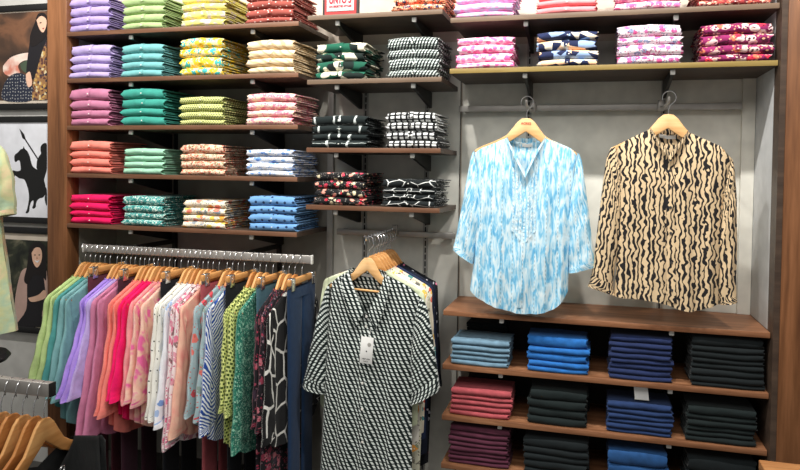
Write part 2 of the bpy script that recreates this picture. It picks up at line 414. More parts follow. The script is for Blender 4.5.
f['bold'] = floral('bold_green_print', (22, 86, 66), [(238, 232, 208), (14, 30, 26), (238, 232, 208), (22, 92, 70), (12, 26, 24)], 19, .55, None, wob=.03, wsc=22)
f['hound'] = hound('houndstooth', (10, 26, 25), (220, 230, 224), 66)
f['plaidb'] = plaid('black_line_plaid', (14, 26, 26), (206, 214, 210), 11, .10, 15, .035, .02)
f['checkw'] = check('black_white_blocks', (14, 16, 18), (232, 234, 232), 34, .66, 48, .62, .012)
f['blkfl'] = floral('black_floral', (18, 18, 20), [(226, 70, 96), (18, 18, 20), (240, 160, 140), (18, 18, 20), (236, 220, 180), (210, 40, 60)], 36, .34, [(18, 18, 20), (200, 190, 180)], 95, .16)
f['blkln'] = web('black_white_net', (12, 20, 22), (226, 228, 224), 15, .035, 1, 1.3)
f['orfl'] = floral('orange_floral', (240, 150, 110), [(238, 110, 80), (250, 210, 170), (60, 60, 90), (30, 30, 30), (240, 130, 90)], 52, .48, [(250, 220, 190), (40, 36, 40), (236, 90, 70)], 110, .3)
f['lavpink'] = blotch('lavender_pink_marble', [(.0, (196, 202, 226)), (.48, (206, 200, 226)), (.53, (242, 150, 206)), (.6, (240, 178, 214)), (.68, (200, 206, 230))], sc=13, dist=1.4)
f['coral'] = plain('coral_pink', (244, 142, 146))
f['pinkfl2'] = floral('rose_floral', (244, 210, 220), [(232, 96, 150), (220, 120, 170), (246, 224, 226), (240, 150, 180)], 32, .45, [(246, 226, 230), (200, 70, 130)], 80, .2)
f['redbr'] = floral('red_paisley', (166, 60, 60), [(226, 110, 90), (236, 190, 160), (110, 36, 50), (190, 70, 66)], 44, .42, [(240, 210, 190), (90, 30, 40)], 90, .25)
f['pinkw'] = floral('pink_petal', (246, 214, 226), [(244, 118, 172), (246, 140, 186), (240, 104, 166)], 44, .40, None, wob=.012)
f['navyg'] = floral('navy_peach_shards', (28, 36, 70), [(246, 200, 160), (28, 36, 70), (240, 226, 200), (32, 42, 80), (150, 176, 214), (28, 36, 70)], 30, 2.0, None, wob=.0)
f['fl3'] = floral('white_pink_floral', (236, 222, 228), [(222, 90, 150), (236, 222, 228), (150, 160, 190), (236, 222, 228), (214, 110, 170)], 38, .42, [(236, 222, 228), (110, 110, 150), (180, 60, 110)], 95, .25)
f['maroon'] = floral('maroon_paisley', (140, 36, 92), [(240, 200, 200), (90, 20, 56), (226, 120, 90), (150, 40, 100), (232, 50, 80), (240, 210, 205)], 30, .5, [(70, 20, 40), (236, 180, 140), (140, 36, 92)], 70, .25)
def denim(name, c): return plain(name, c, .09)
f['dlight'] = denim('light_blue_denim', (110, 142, 162)); f['dbright'] = denim('bright_blue', (38, 108, 182))
f['dnavy'] = denim('navy_blue', (32, 46, 86)); f['dblack'] = denim('black_cotton', (17, 25, 27)); f['dnavy2'] = denim('dark_blue', (34, 56, 98))
f['dred'] = denim('coral_red', (174, 80, 86)); f['dburg'] = denim('burgundy', (84, 38, 56)); f['ddenim'] = denim('blue_denim', (36, 80, 132)); f['dgreen'] = denim('green_black', (18, 29, 29))

# ------------------------------------------------------------------ folded garments
def folded(w, d, h, seed, layers=3, ragged=.007, bump=True):
    """a folded garment: nested U-shaped layers wrapped round the front fold"""
    R = random.Random(seed); mb = MB()
    ph = [R.uniform(0, 6) for _ in range(6)]
    th = h*.5/(layers)*.72
    for k in range(layers):
        in_ = k*(h*.5/layers)
        zl, zh = in_+.0004, h-in_-.0004
        y0 = -d/2+in_*1.1; y1 = d/2-R.uniform(0, .02)
        r = (zh-zl)/2
        out = [(y1, zh), (lerp(y1, y0, .4), zh), (lerp(y1, y0, .75), zh)]
        na = 6
        for i in range(na+1):
            a = PI/2+PI*i/na
            out.append((y0+r*.8+r*.8*math.cos(a), (zl+zh)/2+r*math.sin(a)))
        out += [(lerp(y1, y0, .6), zl), (y1, zl)]
        cz = (zl+zh)/2
        inn = []
        q = max(0.05, 1-th/r) if r > 0 else .1
        for (y, z) in out:
            inn.append((y if y > y0+r*.8 else (y0+r*.8)+(y-y0-r*.8)*q, cz+(z-cz)*q))
        xl = -w/2+R.uniform(0, .003)+k*.002; xr = w/2+R.uniform(-.004, .004)-(0 if k == 0 else R.uniform(.004, .03))
        L = [0]
        for a, b in zip(out, out[1:]): L.append(L[-1]+math.hypot(b[0]-a[0], b[1]-a[1]))
        m = len(out)-1; nx = 10
        jl = [R.uniform(-1, 1)*ragged for _ in out]; jr = [R.uniform(-1, 1)*ragged for _ in out]
        def P(tab, u, v, off=0):
            j = min(m, int(round(v*m))); y, z = tab[j]
            x = lerp(xl, xr, u)
            e = abs(2*u-1)**6
            x += (jl[j] if u < .01 else jr[j] if u > .99 else 0)
            y2 = y+e*.006*(1 if y < 0 else 0)+.0022*math.sin(x*31+ph[0]+z*60)*(1 if y < 0 else .3)
            s = (z/h-.5)*2
            z2 = z-s*e*.0025+.0011*math.sin(x*23+ph[1]+y*17)+.0008*math.sin(x*57+ph[2])
            if bump and k == 0 and abs(x) < .02 and s > -.3: z2 += .0012; y2 -= .001
            return (x, y2, max(0, z2)), (x, L[j])
        mb.grid(nx, m, lambda u, v: P(out, u, v))
        mb.grid(nx, m, lambda u, v: P(inn, u, v), True)
        for u in (0, 1): mb.grid(1, m, lambda a, v: P(out if a < .5 else inn, u, v), u == 1, False)
    return mb.mesh('folded_body'), P
def folded_placket(d, h, seed):
    mb = MB()
    def fn(u, v):
        x = (u-.5)*.022+.004
        a = -.25+v*2.2
        r = h/2
        y = -d/2+r*.8-(r*.8+.0036)*math.cos(min(a, PI/2)) if a < PI/2 else -d/2+r*.8+(a-PI/2)*.03
        z = r+(r+.0026)*math.sin(min(a, PI/2))
        return (x, y, z), (x, v*.06)
    mb.grid(3, 10, fn)
    me = mb.mesh('placket')
    b = MB().disc((.004, -d/2-.0035, h*.52), .0034, .003, 10).mesh('button')
    return me, b
FW, FD, FH = .24, .27, .045
PROTO = []
for sd in range(4):
    root = bpy.data.objects.new('folded_shirt', None)          # prototypes are moved into place by the first stack that uses them
    body = link('folded_body', folded(FW, FD, FH, 10+sd)[0], None)
    pm, bm_ = folded_placket(FD, FH, sd)
    pl = link('placket', pm, None); bt = link('button', bm_, None)
    body.parent = root; pl.parent = root; bt.parent = pl
    kid(root, body, 'cloth'); kid(root, pl, 'cloth'); kid(pl, bt, 'button')
    COL.objects.link(root); root['label'] = 'x'; PROTO.append(root)
TP = []
for sd in range(4):
    root = bpy.data.objects.new('folded_trousers', None); COL.objects.link(root)
    body = link('folded_leg', folded(FW, FD, FH, 40+sd, 2, .004, False)[0], None); body.parent = root; kid(root, body, 'cloth')
    # the second leg, folded inside and just peeping out at the side
    b2 = MB().box(-FW/2+.006, FW/2+.004, -FD/2+.05, FD/2-.02, FH*.36, FH*.64, .004).mesh('tucked_leg')
    o2 = link('tucked_leg', b2, None); o2.parent = root; kid(root, o2, 'cloth'); TP.append(root)
PROTOS = PROTO+TP
ORD = ['topmost', 'second', 'third', 'fourth', 'fifth', 'sixth', 'seventh', 'eighth', 'ninth']
def ordinal(i, cnt):
    if i == 0: return 'topmost'
    if i == cnt-1: return 'bottom'
    return ORD[i]+' from top'
def stack(shelf_key, x0, x1, ytop, cnt, m, desc, place, kind='shirt', Y=.005, button=None, depth=FD, jitter=1.0, base=None):
    zb = ZS[shelf_key]
    a = at(x0, ytop, Y); b = at(x1, ytop, Y); zt = at((x0+x1)/2, ytop, Y).z
    a.x = max(a.x, XS0+.004); b.x = min(b.x, XR1-.004)
    wd = b.x-a.x; H = zt-zb
    hs = [rnd.uniform(.85, 1.15) for _ in range(cnt)]
    hs[-1] *= 1.12 if kind == 'shirt' else 1.35
    hs[0] *= .9
    tot = sum(hs); z = zb+.0004
    for i in range(cnt):
        h = (H-.0008)*hs[i]/tot
        src = rnd.choice(PROTO if kind == 'shirt' else TP)
        o = copytree(src, {'cloth': m, 'button': button or M['pearl']})
        o.scale = (wd/FW*rnd.uniform(.97, 1.0), depth/FD, (h-.0012)/FH)
        o.location = ((a.x+b.x)/2+rnd.uniform(-.004, .004)*jitter, Y+depth/2+rnd.uniform(0, .006), z)
        o.rotation_euler = (0, 0, rnd.uniform(-.03, .03)*jitter)
        noun = 'shirt' if kind == 'shirt' else 'trousers'
        tag(o, '%s folded %s %s in the stack %s' % (ordinal(cnt-1-i, cnt), desc, noun, place), noun, 'folded %s %s %s' % (desc, noun if noun == 'trousers' else 'shirts', place))
        z += h
STK = [
 ('S1', 66, 108, -3.5, 4, 'lav1', 'lavender', 'on the top left shelf'), ('S1', 121, 162, -5, 4, 'green', 'light green', 'on the top left shelf'),
 ('S1', 180, 223, -8, 4, 'yel1', 'pale yellow', 'on the top left shelf'), ('S1', 245, 292, -11, 4, 'rust', 'white dotted rust', 'on the top left shelf'),
 ('S2', 66.5, 108, 44, 4, 'lav2', 'pale lavender', 'on the second left shelf'), ('S2', 120.5, 161.5, 43, 4, 'teal1', 'light teal', 'on the second left shelf'),
 ('S2', 178.5, 221, 37, 4, 'yel2', 'yellow floral', 'on the second left shelf'), ('S2', 246.5, 293, 39, 4, 'beige', 'beige arc print', 'on the second left shelf'),
 ('S3', 66.5, 107, 88, 4, 'mauve', 'mauve pink', 'on the middle left shelf'), ('S3', 119.5, 161.5, 88, 4, 'tgreen', 'teal green', 'on the middle left shelf'),
 ('S3', 178, 222, 96, 4, 'geo', 'green trellis print', 'on the middle left shelf'), ('S3', 245.5, 293, 92.5, 4, 'pinkfl', 'pale pink floral', 'on the middle left shelf'),
 ('S4', 67, 107.5, 140.5, 4, 'salmon', 'salmon', 'by the left post'), ('S4', 122, 161, 148, 4, 'mint', 'mint green', 'on the fourth left shelf'),
 ('S4', 178.5, 222, 144, 4, 'peach', 'peach floral', 'on the fourth left shelf'), ('S4', 245, 292, 149, 4, 'whblue', 'white and blue', 'on the fourth left shelf'),
 ('S5', 67, 108, 194.5, 4, 'hot', 'hot pink', 'by the left post'), ('S5', 121, 162, 196, 4, 'tealfl', 'teal floral', 'on the lowest left shelf'),
 ('S5', 181, 223, 200, 4, 'cream', 'cream floral', 'on the lowest left shelf'), ('S5', 247.5, 294, 196, 4, 'blue', 'blue cross print', 'on the lowest left shelf'),
 ('M1', 392, 444, -22, 4, 'orfl', 'orange floral', 'beside the red sign'),
 ('M2', 315.5, 364, 42, 4, 'bold', 'bold green print', 'in the middle bay'), ('M2', 387.5, 438, 36, 4, 'hound', 'black and white houndstooth', 'in the middle bay'),
 ('M3', 311, 366, 115, 4, 'plaidb', 'black line plaid', 'in the middle bay'), ('M3', 385.5, 436, 111.5, 4, 'checkw', 'black and white block', 'in the middle bay'),
 ('M4', 313.5, 364, 172, 4, 'blkfl', 'black floral', 'in the middle bay'), ('M4', 381.5, 434, 179, 4, 'blkln', 'black white net', 'in the middle bay'),
 ('R1', 455.5, 513, -16, 4, 'lavpink', 'lavender pink marbled', 'on the top right shelf'), ('R1', 537, 597, -21, 4, 'coral', 'plain coral', 'on the top right shelf'),
 ('R1', 616, 682, -27, 4, 'pinkfl2', 'rose floral', 'on the top right shelf'), ('R1', 697, 770, -32, 4, 'redbr', 'red paisley', 'on the top right shelf'),
 ('R2', 456, 513, 36, 4, 'pinkw', 'pink petal print', 'above the blue blouse'), ('R2', 537.5, 597, 30, 4, 'navyg', 'navy and peach', 'above the hanging tops'),
 ('R2', 617.5, 682, 23.5, 4, 'fl3', 'white and pink floral', 'above the hanging tops'), ('R2', 702, 774, 22, 4, 'maroon', 'maroon paisley', 'by the right post'),
]
for q in STK: stack(*q[:5], f[q[5]], *q[6:])
TRS = [
 ('A', 450.5, 508, 340, 5, 'dlight', 'light blue', 'under the blue blouse'), ('A', 528, 589, 338, 5, 'dbright', 'bright blue', 'beside the light blue stack'),
 ('A', 610, 673.5, 337, 8, 'dnavy', 'navy', 'on the middle walnut shelf'), ('A', 692, 766, 339, 8, 'dblack', 'black', 'beside the navy stack'),
 ('B', 449.5, 510, 390, 5, 'dred', 'coral red', 'under the light blue stack'), ('B', 528, 587.5, 391.5, 4, 'dgreen', 'greenish black', 'beside the coral red stack'),
 ('B', 607, 673.5, 404, 6, 'dnavy2', 'dark blue', 'below the hanging paper tag'), ('B', 686.5, 758, 409, 6, 'dgreen', 'black', 'beside the dark blue stack'),
 ('E', 448.5, 508.5, 428.5, 8, 'dburg', 'burgundy', 'under the coral red stack'), ('E', 524, 589, 440, 5, 'dblack', 'black', 'beside the burgundy stack'),
 ('E', 608, 668, 452.5, 3, 'ddenim', 'blue denim', 'on the lowest walnut shelf'), ('E', 687, 758, 460, 3, 'dblack', 'black', 'beside the blue denim stack'),
]
for q in TRS: stack(*q[:5], f[q[5]], *q[6:], 'trousers', .008, None, .16)
for k, x0, x1, yt, cnt, dsc in (('A', 467, 506, 323, 6, 'behind the light blue stack'), ('A', 530, 590, 332, 6, 'added for shade behind bright blue'), ('A', 612, 664, 340, 6, 'added for shade behind navy'),
                           ('B', 466, 507, 379, 5, 'added for shade behind coral red'), ('B', 530, 590, 386, 5, 'added for shade behind greenish black'), ('B', 612, 664, 394, 5, 'added for shade behind dark blue')):
    stack(k, x0, x1, yt, cnt, f['dblack'], 'black', dsc, 'trousers', .19, None, .12)  # all but the first stack are added to blacken the shaded gaps

# ------------------------------------------------------------------ hangers
HTOP = [(0, 0), (.018, -.003), (.034, -.016), (.052, -.040), (.074, -.068), (.10, -.084), (.135, -.100), (.17, -.115), (.195, -.128), (.203, -.136)]
HBOT = [(.198, -.143), (.18, -.138), (.15, -.129), (.10, -.113), (.065, -.098), (.03, -.074), (0, -.054)]
def hanger_mesh():
    half = HTOP+HBOT
    pts = half[1:-1]+[HBOT[-1]]+[(-x, z) for x, z in reversed(half[1:-1])]+[(0, 0)]
    return MB().prism(pts, -.0055, .0055, .0026).mesh('wooden_body')
def hook_pts():
    p = [(0, 0, -.01), (0, 0, .02), (.004, 0, .034)]
    zc, r = .0617, .0245
    for i in range(13):
        a = math.radians(-50+255*i/12); p.append((r*math.cos(a), 0, zc+r*math.sin(a)))
    return p
HOOK = MB().tube(hook_pts(), .0017, 6).mesh('hook')
HBODY = hanger_mesh()
HBAR = MB().tube([(-.185, 0, -.136), (.185, 0, -.136)], .005, 8).mesh('trouser_bar')
CBAR = MB().box(-.13, .13, -.008, .008, -.032, -.004, .005).mesh('wooden_bar')
CLIP = MB().box(-.016, .016, -.012, .012, -.055, -.001, .003).tube([(0, -.014, -.02), (0, .014, -.02)], .007, 8).mesh('clip')
def wooden_hanger(loc, rz, label, m, bar=False, tilt=0, group=None):
    t = thing('wooden_hanger', label, 'hanger', loc, group, (0, tilt, rz))
    link('wooden_body', HBODY, m, t); link('hook', HOOK, M['chrome'], t)
    if bar: link('trouser_bar', HBAR, m, t)
    return t
def clip_hanger(loc, rz, label, m, group=None):
    t = thing('clip_hanger', label, 'hanger', loc, group, (0, 0, rz))
    link('wooden_bar', CBAR, m, t); link('hook', HOOK, M['chrome'], t)
    for s in (-1, 1): link('clip', CLIP, M['chrome'], t, (s*.10, 0, 0))
    return t

# ------------------------------------------------------------------ garments
def coons(L, R, T, B):
    c00, c10, c01, c11 = interp(T, 0), interp(T, 1), interp(B, 0), interp(B, 1)
    def fn(u, v):
        l, r, t, b = interp(L, v), interp(R, v), interp(T, u), interp(B, u)
        return tuple((1-u)*l[k]+u*r[k]+(1-v)*t[k]+v*b[k]-((1-u)*(1-v)*c00[k]+u*(1-v)*c10[k]+(1-u)*v*c01[k]+u*v*c11[k]) for k in (0, 1))
    return fn
class Garment:
    """front and back panels spanned between outlines (local x,z), sleeves between an outer and an inner edge"""
    def __init__(s, root, m, left, right, topf, topb, bot, thick=.03, open_=.04, un=(.33, .67), fold=.006, seed=0, nfold=4, nu=30, nv=26):
        s.root, s.m = root, m
        s.ff, s.fb = coons(left, right, topf, bot), coons(left, right, topb, bot)
        R = random.Random(seed); ph = [R.uniform(0, 6.3) for _ in range(5)]
        uc, uw = (un[0]+un[1])/2, (un[1]-un[0])/2
        def half(u, v):
            e = max(0, 1-abs(2*u-1)**3)**.5
            k = 1-math.exp(-v*7)
            t = (thick*.30+thick*.7*k)*e*(.25+.75*(1-math.exp(-v*30)))
            w = (u-uc)/uw
            t = max(t, .0078*min(1, (1-abs(2*u-1))*14)*min(1, v/.009))
            if abs(w) < 1: t = max(t, open_*math.sqrt(1-w*w)*math.exp(-v*9))
            return t
        def drape(u, v):
            a = fold*(.25+.75*v)
            return a*(math.sin(u*nfold*6.28+ph[0]+v*.6)+.6*math.sin(u*nfold*2.3*6.28+ph[1]-v*1.1))*(1-abs(2*u-1)**8)+fold*.3*math.sin(v*9+ph[2]+u*5)*(1-abs(2*u-1)**4)
        def wr(u, v, q): return fold*.22*math.sin(v*23+u*31+ph[3]+q)*math.sin(u*9+ph[4])
        def P(side):
            g = s.ff if side < 0 else s.fb
            def fn(u, v):
                v = v**1.6
                x, z = g(u, v)
                y = side*half(u, v)+drape(u, v)*min(1, v*4+.15)+wr(u, v, side)*min(1, v*3)
                return (x, y, z), (x+(side > 0)*.9, z)
            return fn
        s.P = P(-1); s.PB = P(1)
        mb = MB(); mb.grid(nu, nv, s.P, True); mb.grid(nu, nv, s.PB)
        s.body = mb.build('body', m, root)
    def sleeve(s, outer, inner, thick=.02, seed=0, cuff=0, cuffm=None, lift=0, nv=18, fold=.003, uvo=2.0):
        R = random.Random(seed); p0, p1 = R.uniform(0, 6), R.uniform(0, 6)
        O, I = smooth(outer), smooth(inner)
        def fn(u, v, grow=0):
            o, i = interp(O, v), interp(I, v); a = u*2*PI
            cx, cz, hx, hz = (o[0]+i[0])/2, (o[1]+i[1])/2, (o[0]-i[0])/2, (o[1]-i[1])/2
            b = thick*(.55+.45*min(1, v*3))+grow
            c, q = math.cos(a), math.sin(a)
            k = 1+grow*8
            y = b*(abs(q)**.8*(1 if q > 0 else -1))+fold*(math.sin(v*21+p0+c*2.5)+.7*math.sin(c*7+p1+v*3))+lift*v
            w = math.hypot(hx, hz)*2
            return (cx+hx*c*k, y, cz+hz*c*k), (uvo+(c*.5+.5)*w+(.4 if q > 0 else 0), -v*math.hypot(O[-1][1]-O[0][1], O[-1][2]-O[0][2]))
        mb = MB(); mb.grid(20, nv, fn)
        o = mb.build('sleeve', s.m, s.root)
        if cuff:
            cb = MB(); cb.grid(20, 3, lambda u, v: (fn(u, lerp(1-cuff, 1.004, v), .0022)[0], (fn(u, v)[1][0], v*.06)))
            cb.build('cuff', cuffm or s.m, o)
        return o
    def band(s, h=.022, ul=.33, ur=.67, m=None, hf=None, name='collar', gap=0.0):
        mb = MB(); hf = h if hf is None else hf
        def fb(u, v):
            p = s.PB(lerp(ul, ur, u), 0)[0]; return (p[0], p[1]+.002-.004*v, p[2]-.004+(h*(.35+.65*math.sin(PI*u))+.004)*v), (u*.2, v*h)
        def ff(a, b):
            def fn(u, v):
                p = s.P(lerp(a, b, u), 0)[0]; q = s.P(lerp(a, b, u), .03)[0]
                return (p[0], p[1]-.003+.003*v, p[2]-.008+(hf*(.35+.65*math.sin(PI*lerp(lerp(0, .5, a != ul), lerp(.5, 1, a != ul), u)))+.008)*v), (u*.2, v*h)
            return fn
        mb.grid(14, 2, fb); mid = (ul+ur)/2
        mb.grid(10, 2, ff(ul, mid-gap), True); mb.grid(10, 2, ff(mid+gap, ur), True)
        return mb.build(name, m or s.m, s.root)
    def placket(s, v0=.02, v1=.97, hw=.016, uc=.5, buttons=6, m=None, bm=None, wide=None):
        mb = MB()
        wpan = abs(s.P(1, .5)[0][0]-s.P(0, .5)[0][0]); du = hw/wpan
        def fn(u, v):
            p = s.P(uc+(u-.5)*2*du, lerp(v0, v1, v))[0]
            e = .0035 if 0 < u < 1 else .0005
            return (p[0], p[1]-e, p[2]), (p[0]+.35, p[2]+.13)
        mb.grid(4, 24, fn, True)
        o = mb.build('placket', m or s.m, s.root)
        for k in range(buttons):
            p = s.P(uc, lerp(v0+.03, v1-.08, k/max(1, buttons-1)))[0]
            MB().disc((p[0], p[1]-.0055, p[2]), .0055, .0028, 12).build('button', bm or M['pearl'], o)
        return o
    def lapels(s, uL, uR, drop=.07, m=None, spread=.05):
        """pointed shirt collar leaves lying on the front, one each side of the neck"""
        for sg, u0 in ((-1, uL), (1, uR)):
            mb = MB()
            def fn(u, v):
                uu = lerp(u0, .5+sg*.015, u); a = s.P(uu, 0)[0]
                out = spread*(1-.25*u)*v; dn = (.030+.042*u)*v
                x = a[0]+sg*out*(.5+.35*u); z = a[2]+.016*(1-u)*(1-v)-dn
                y = a[1]-.006-.016*v*(1-u)-.007*v-.004*math.sin(PI*v)
                return (x, y, z), (x, z)
            mb.grid(8, 6, fn, sg > 0)
            mb.build('collar_leaf', m or s.m, s.root)
    def label(s, u0=.44, u1=.56, h=.013, dz=.022, m=None):
        mb = MB()
        L = s.PB(.5, 0)[0][2]-s.PB(.5, 1)[0][2]
        def fn(u, v):
            p = s.PB(lerp(u0, u1, u), (lerp(.003, .003+h, v)/L)**.625)[0]; return (p[0], p[1]-.004, p[2]), (u, v)
        mb.grid(4, 1, fn, True); return mb.build('neck_label', m or M['paper'], s.root)

def std_outline(wsh=.20, wh=.24, L=.66, neck=.07, dip=.04, tail=.05, zt=-.120, zn=-.058):
    Lf = [(0, -wsh, zt), (.25, -wsh-.012, zt-.14), (1, -wh, -L+tail)]
    Rt = [(t, -x, z) for t, x, z in Lf]
    un = .5-neck/wsh*.5
    top = lambda d: [(0, -wsh, zt), (un, -neck, zn), (un+(.5-un)*.5, -neck*.5, zn-d*.62), (.5, 0, zn-d), (.5+(.5-un)*.5, neck*.5, zn-d*.62), (1-un, neck, zn), (1, wsh, zt)]
    if neck > .09: top = lambda d: [(0, -wsh, zt), (un, -neck, zn-.02), (.5, 0, zn-d-.05), (1-un, neck, zn-.02), (1, wsh, zt)]
    bot = smooth([(0, -wh, -L+tail), (.15, -wh*.72, -L+tail*.35), (.5, 0, -L), (.85, wh*.72, -L+tail*.35), (1, wh, -L+tail)], 8)
    return Lf, Rt, top(dip), top(.006), bot, (un, 1-un)
def rail_shirt(loc, rz, label, m, L=.64, SL=.48, seed=0, thick=.016, wsh=.208, wh=.225, neck=.080, group=None, cuffs=True, tilt=0, name='shirt', cat='shirt', fold=.004, sw=.06, flare=.085):
    t = thing(name, label, cat, loc, group, (0, tilt, rz))
    Lf, Rt, tf, tb, bot, un = std_outline(wsh, wh, L, neck)
    g = Garment(t, m, Lf, Rt, tf, tb, bot, thick, .022, un, fold, seed, 3, 24, 20)
    for sg in (-1, 1):
        O = [(0, sg*(wsh-.008), -.117), (.12, sg*(wsh+.018), -.138), (.3, sg*(wsh+.028), -.12-SL*.3), (1, sg*(wsh+flare), -.12-SL)]
        I = [(0, sg*(wsh-.012), -.25), (.3, sg*(wsh-.035), -.12-SL*.45), (1, sg*(wsh+flare-sw*2), -.12-SL+.012)]
        g.sleeve(O, I, thick*.8, seed+sg, .09 if cuffs else 0)
    if neck < .1: g.band(.012, un[0], un[1])
    return t
def trousers(loc, rz, label, m, L=.98, w=.17, seed=0, group=None):
    t = thing('trousers', label, 'trousers', loc, group, (0, 0, rz)); R = random.Random(seed); ph = R.uniform(0, 6)
    z0 = -.045
    def leg(sg):
        mb = MB()
        def fn(u, v):
            a = u*2*PI; xc = sg*lerp(w*.5, w*.46, v); hw = lerp(w*.50, w*.36, v**.7); b = lerp(.009, .011, v)
            q = math.sin(a); c = math.cos(a)
            return (xc+hw*c, b*(abs(q)**.6*(1 if q > 0 else -1))+.003*math.sin(v*5+ph+c*2)*v, lerp(z0-.035, z0-L, v)), (hw*c+(q > 0)*.5, v*L)
        mb.grid(20, 14, fn, True); mb.build('leg', m, t)
    leg(-1); leg(1)
    mb = MB()
    def wb(u, v):
        a = u*2*PI; q = math.sin(a); c = math.cos(a)
        return (w*1.005*c, .0105*(abs(q)**.6*(1 if q > 0 else -1)), lerp(z0, z0-.045, v)), (w*c, v*.04)
    mb.grid(24, 2, wb, True); mb.build('waistband', m, t)
    return t

# ------------------------------------------------------------------ the long steel rail on the left and its clothes
RY = -.03
ra, rb = at(84, 248.3, RY), at(312, 259.3, RY)
RZ = (ra.z+rb.z)/2
rail = thing('clothes_rail', 'long flat steel clothes rail under the left shelves', 'clothes rail', ((ra.x+rb.x)/2, RY, RZ))
hl = (rb.x-ra.x)/2
MB().box(-hl, hl, -.007, .007, -.018, .018, .003).build('bar', M['steel'], rail)
for s in (-1, 1): MB().box(s*hl-.003, s*hl+.003, -.009, .009, -.02, .02, .002).build('end_cap', M['cap'], rail)
for px in (176, 280):
    bx = at(px, 250, DEP).x-rail.location.x
    MB().box(bx-.006, bx+.006, .0075, DEP-RY-.008, -.004, .018).box(bx-.009, bx+.009, DEP-RY-.02, DEP-RY-.0075, -.05, .05).build('mounting_arm', M['dark_steel'], rail)
APEX = RZ+.018-.0845
f2 = {}
g_lgreen, g_teal, g_gteal = plain('pistachio', (190, 214, 144)), plain('rail_teal', (84, 160, 156)), plain('rail_grey_teal', (128, 178, 180))
g_lav, g_lil, g_mau = plain('rail_lavender', (172, 140, 226)), plain('rail_lilac', (188, 168, 226)), plain('rail_mauve', (204, 126, 160))
g_cor, g_hot, g_pk = plain('rail_coral', (244, 136, 124)), plain('rail_hot_pink', (246, 18, 104), .05), plain('rail_pink', (240, 156, 158))
g_pkfl = blotch('rail_pink_blossom', [(0, (232, 84, 150)), (.40, (238, 110, 166)), (.47, (244, 190, 170)), (.56, (246, 206, 184)), (.64, (238, 140, 170))], sc=14)
g_wh = dots('white_dotted', (240, 238, 228), (60, 60, 60), 26, .07, .2)
g_whbl = floral('white_sky_floral', (240, 242, 246), [(240, 242, 246), (130, 166, 224), (240, 242, 246), (170, 196, 234)], 26, .32, None)
g_whpk = floral('white_rose_floral', (242, 228, 228), [(236, 130, 160), (242, 228, 228), (226, 160, 176), (150, 120, 120)], 34, .42, [(242, 228, 228), (214, 90, 130)], 80, .2)
g_peach = blotch('peach_blush', [(.3, (244, 150, 140)), (.5, (248, 196, 170)), (.7, (246, 176, 160))], sc=10)
g_grfl = floral('grey_red_floral', (164, 188, 192), [(220, 80, 90), (164, 188, 192), (230, 120, 110), (164, 188, 192), (140, 160, 150)], 24, .33, [(164, 188, 192), (196, 90, 80)], 60, .16)
g_zeb = zebra('blue_white_waves', (30, 74, 160), (232, 238, 246), 22, 7, .5, .9)
g_yg = geo('lime_trellis', (218, 226, 140), (66, 86, 30), 74)
g_gfl = floral('green_speckle', (44, 128, 106), [(150, 210, 180), (30, 100, 84), (44, 128, 106), (90, 170, 140)], 80, .4, [(180, 224, 200), (24, 84, 72)], 130, .25)
g_bkfl = floral('black_rose_print', (26, 22, 28), [(150, 60, 80), (26, 22, 28), (190, 110, 120), (60, 44, 60), (26, 22, 28)], 30, .40, [(26, 22, 28), (140, 110, 120), (176, 60, 84)], 75, .25)
g_web = web('black_white_cracks', (14, 14, 16), (232, 230, 222), 12, .05, 1, .75)
t_mar, t_dmar, t_blk, t_rose, t_teal, t_den = plain('maroon_twill', (104, 50, 60)), plain('dark_maroon_twill', (70, 36, 50)), plain('black_twill', (22, 24, 30)), plain('rose_twill', (176, 84, 90)), plain('teal_twill', (74, 112, 124)), plain('indigo_denim', (26, 54, 88))
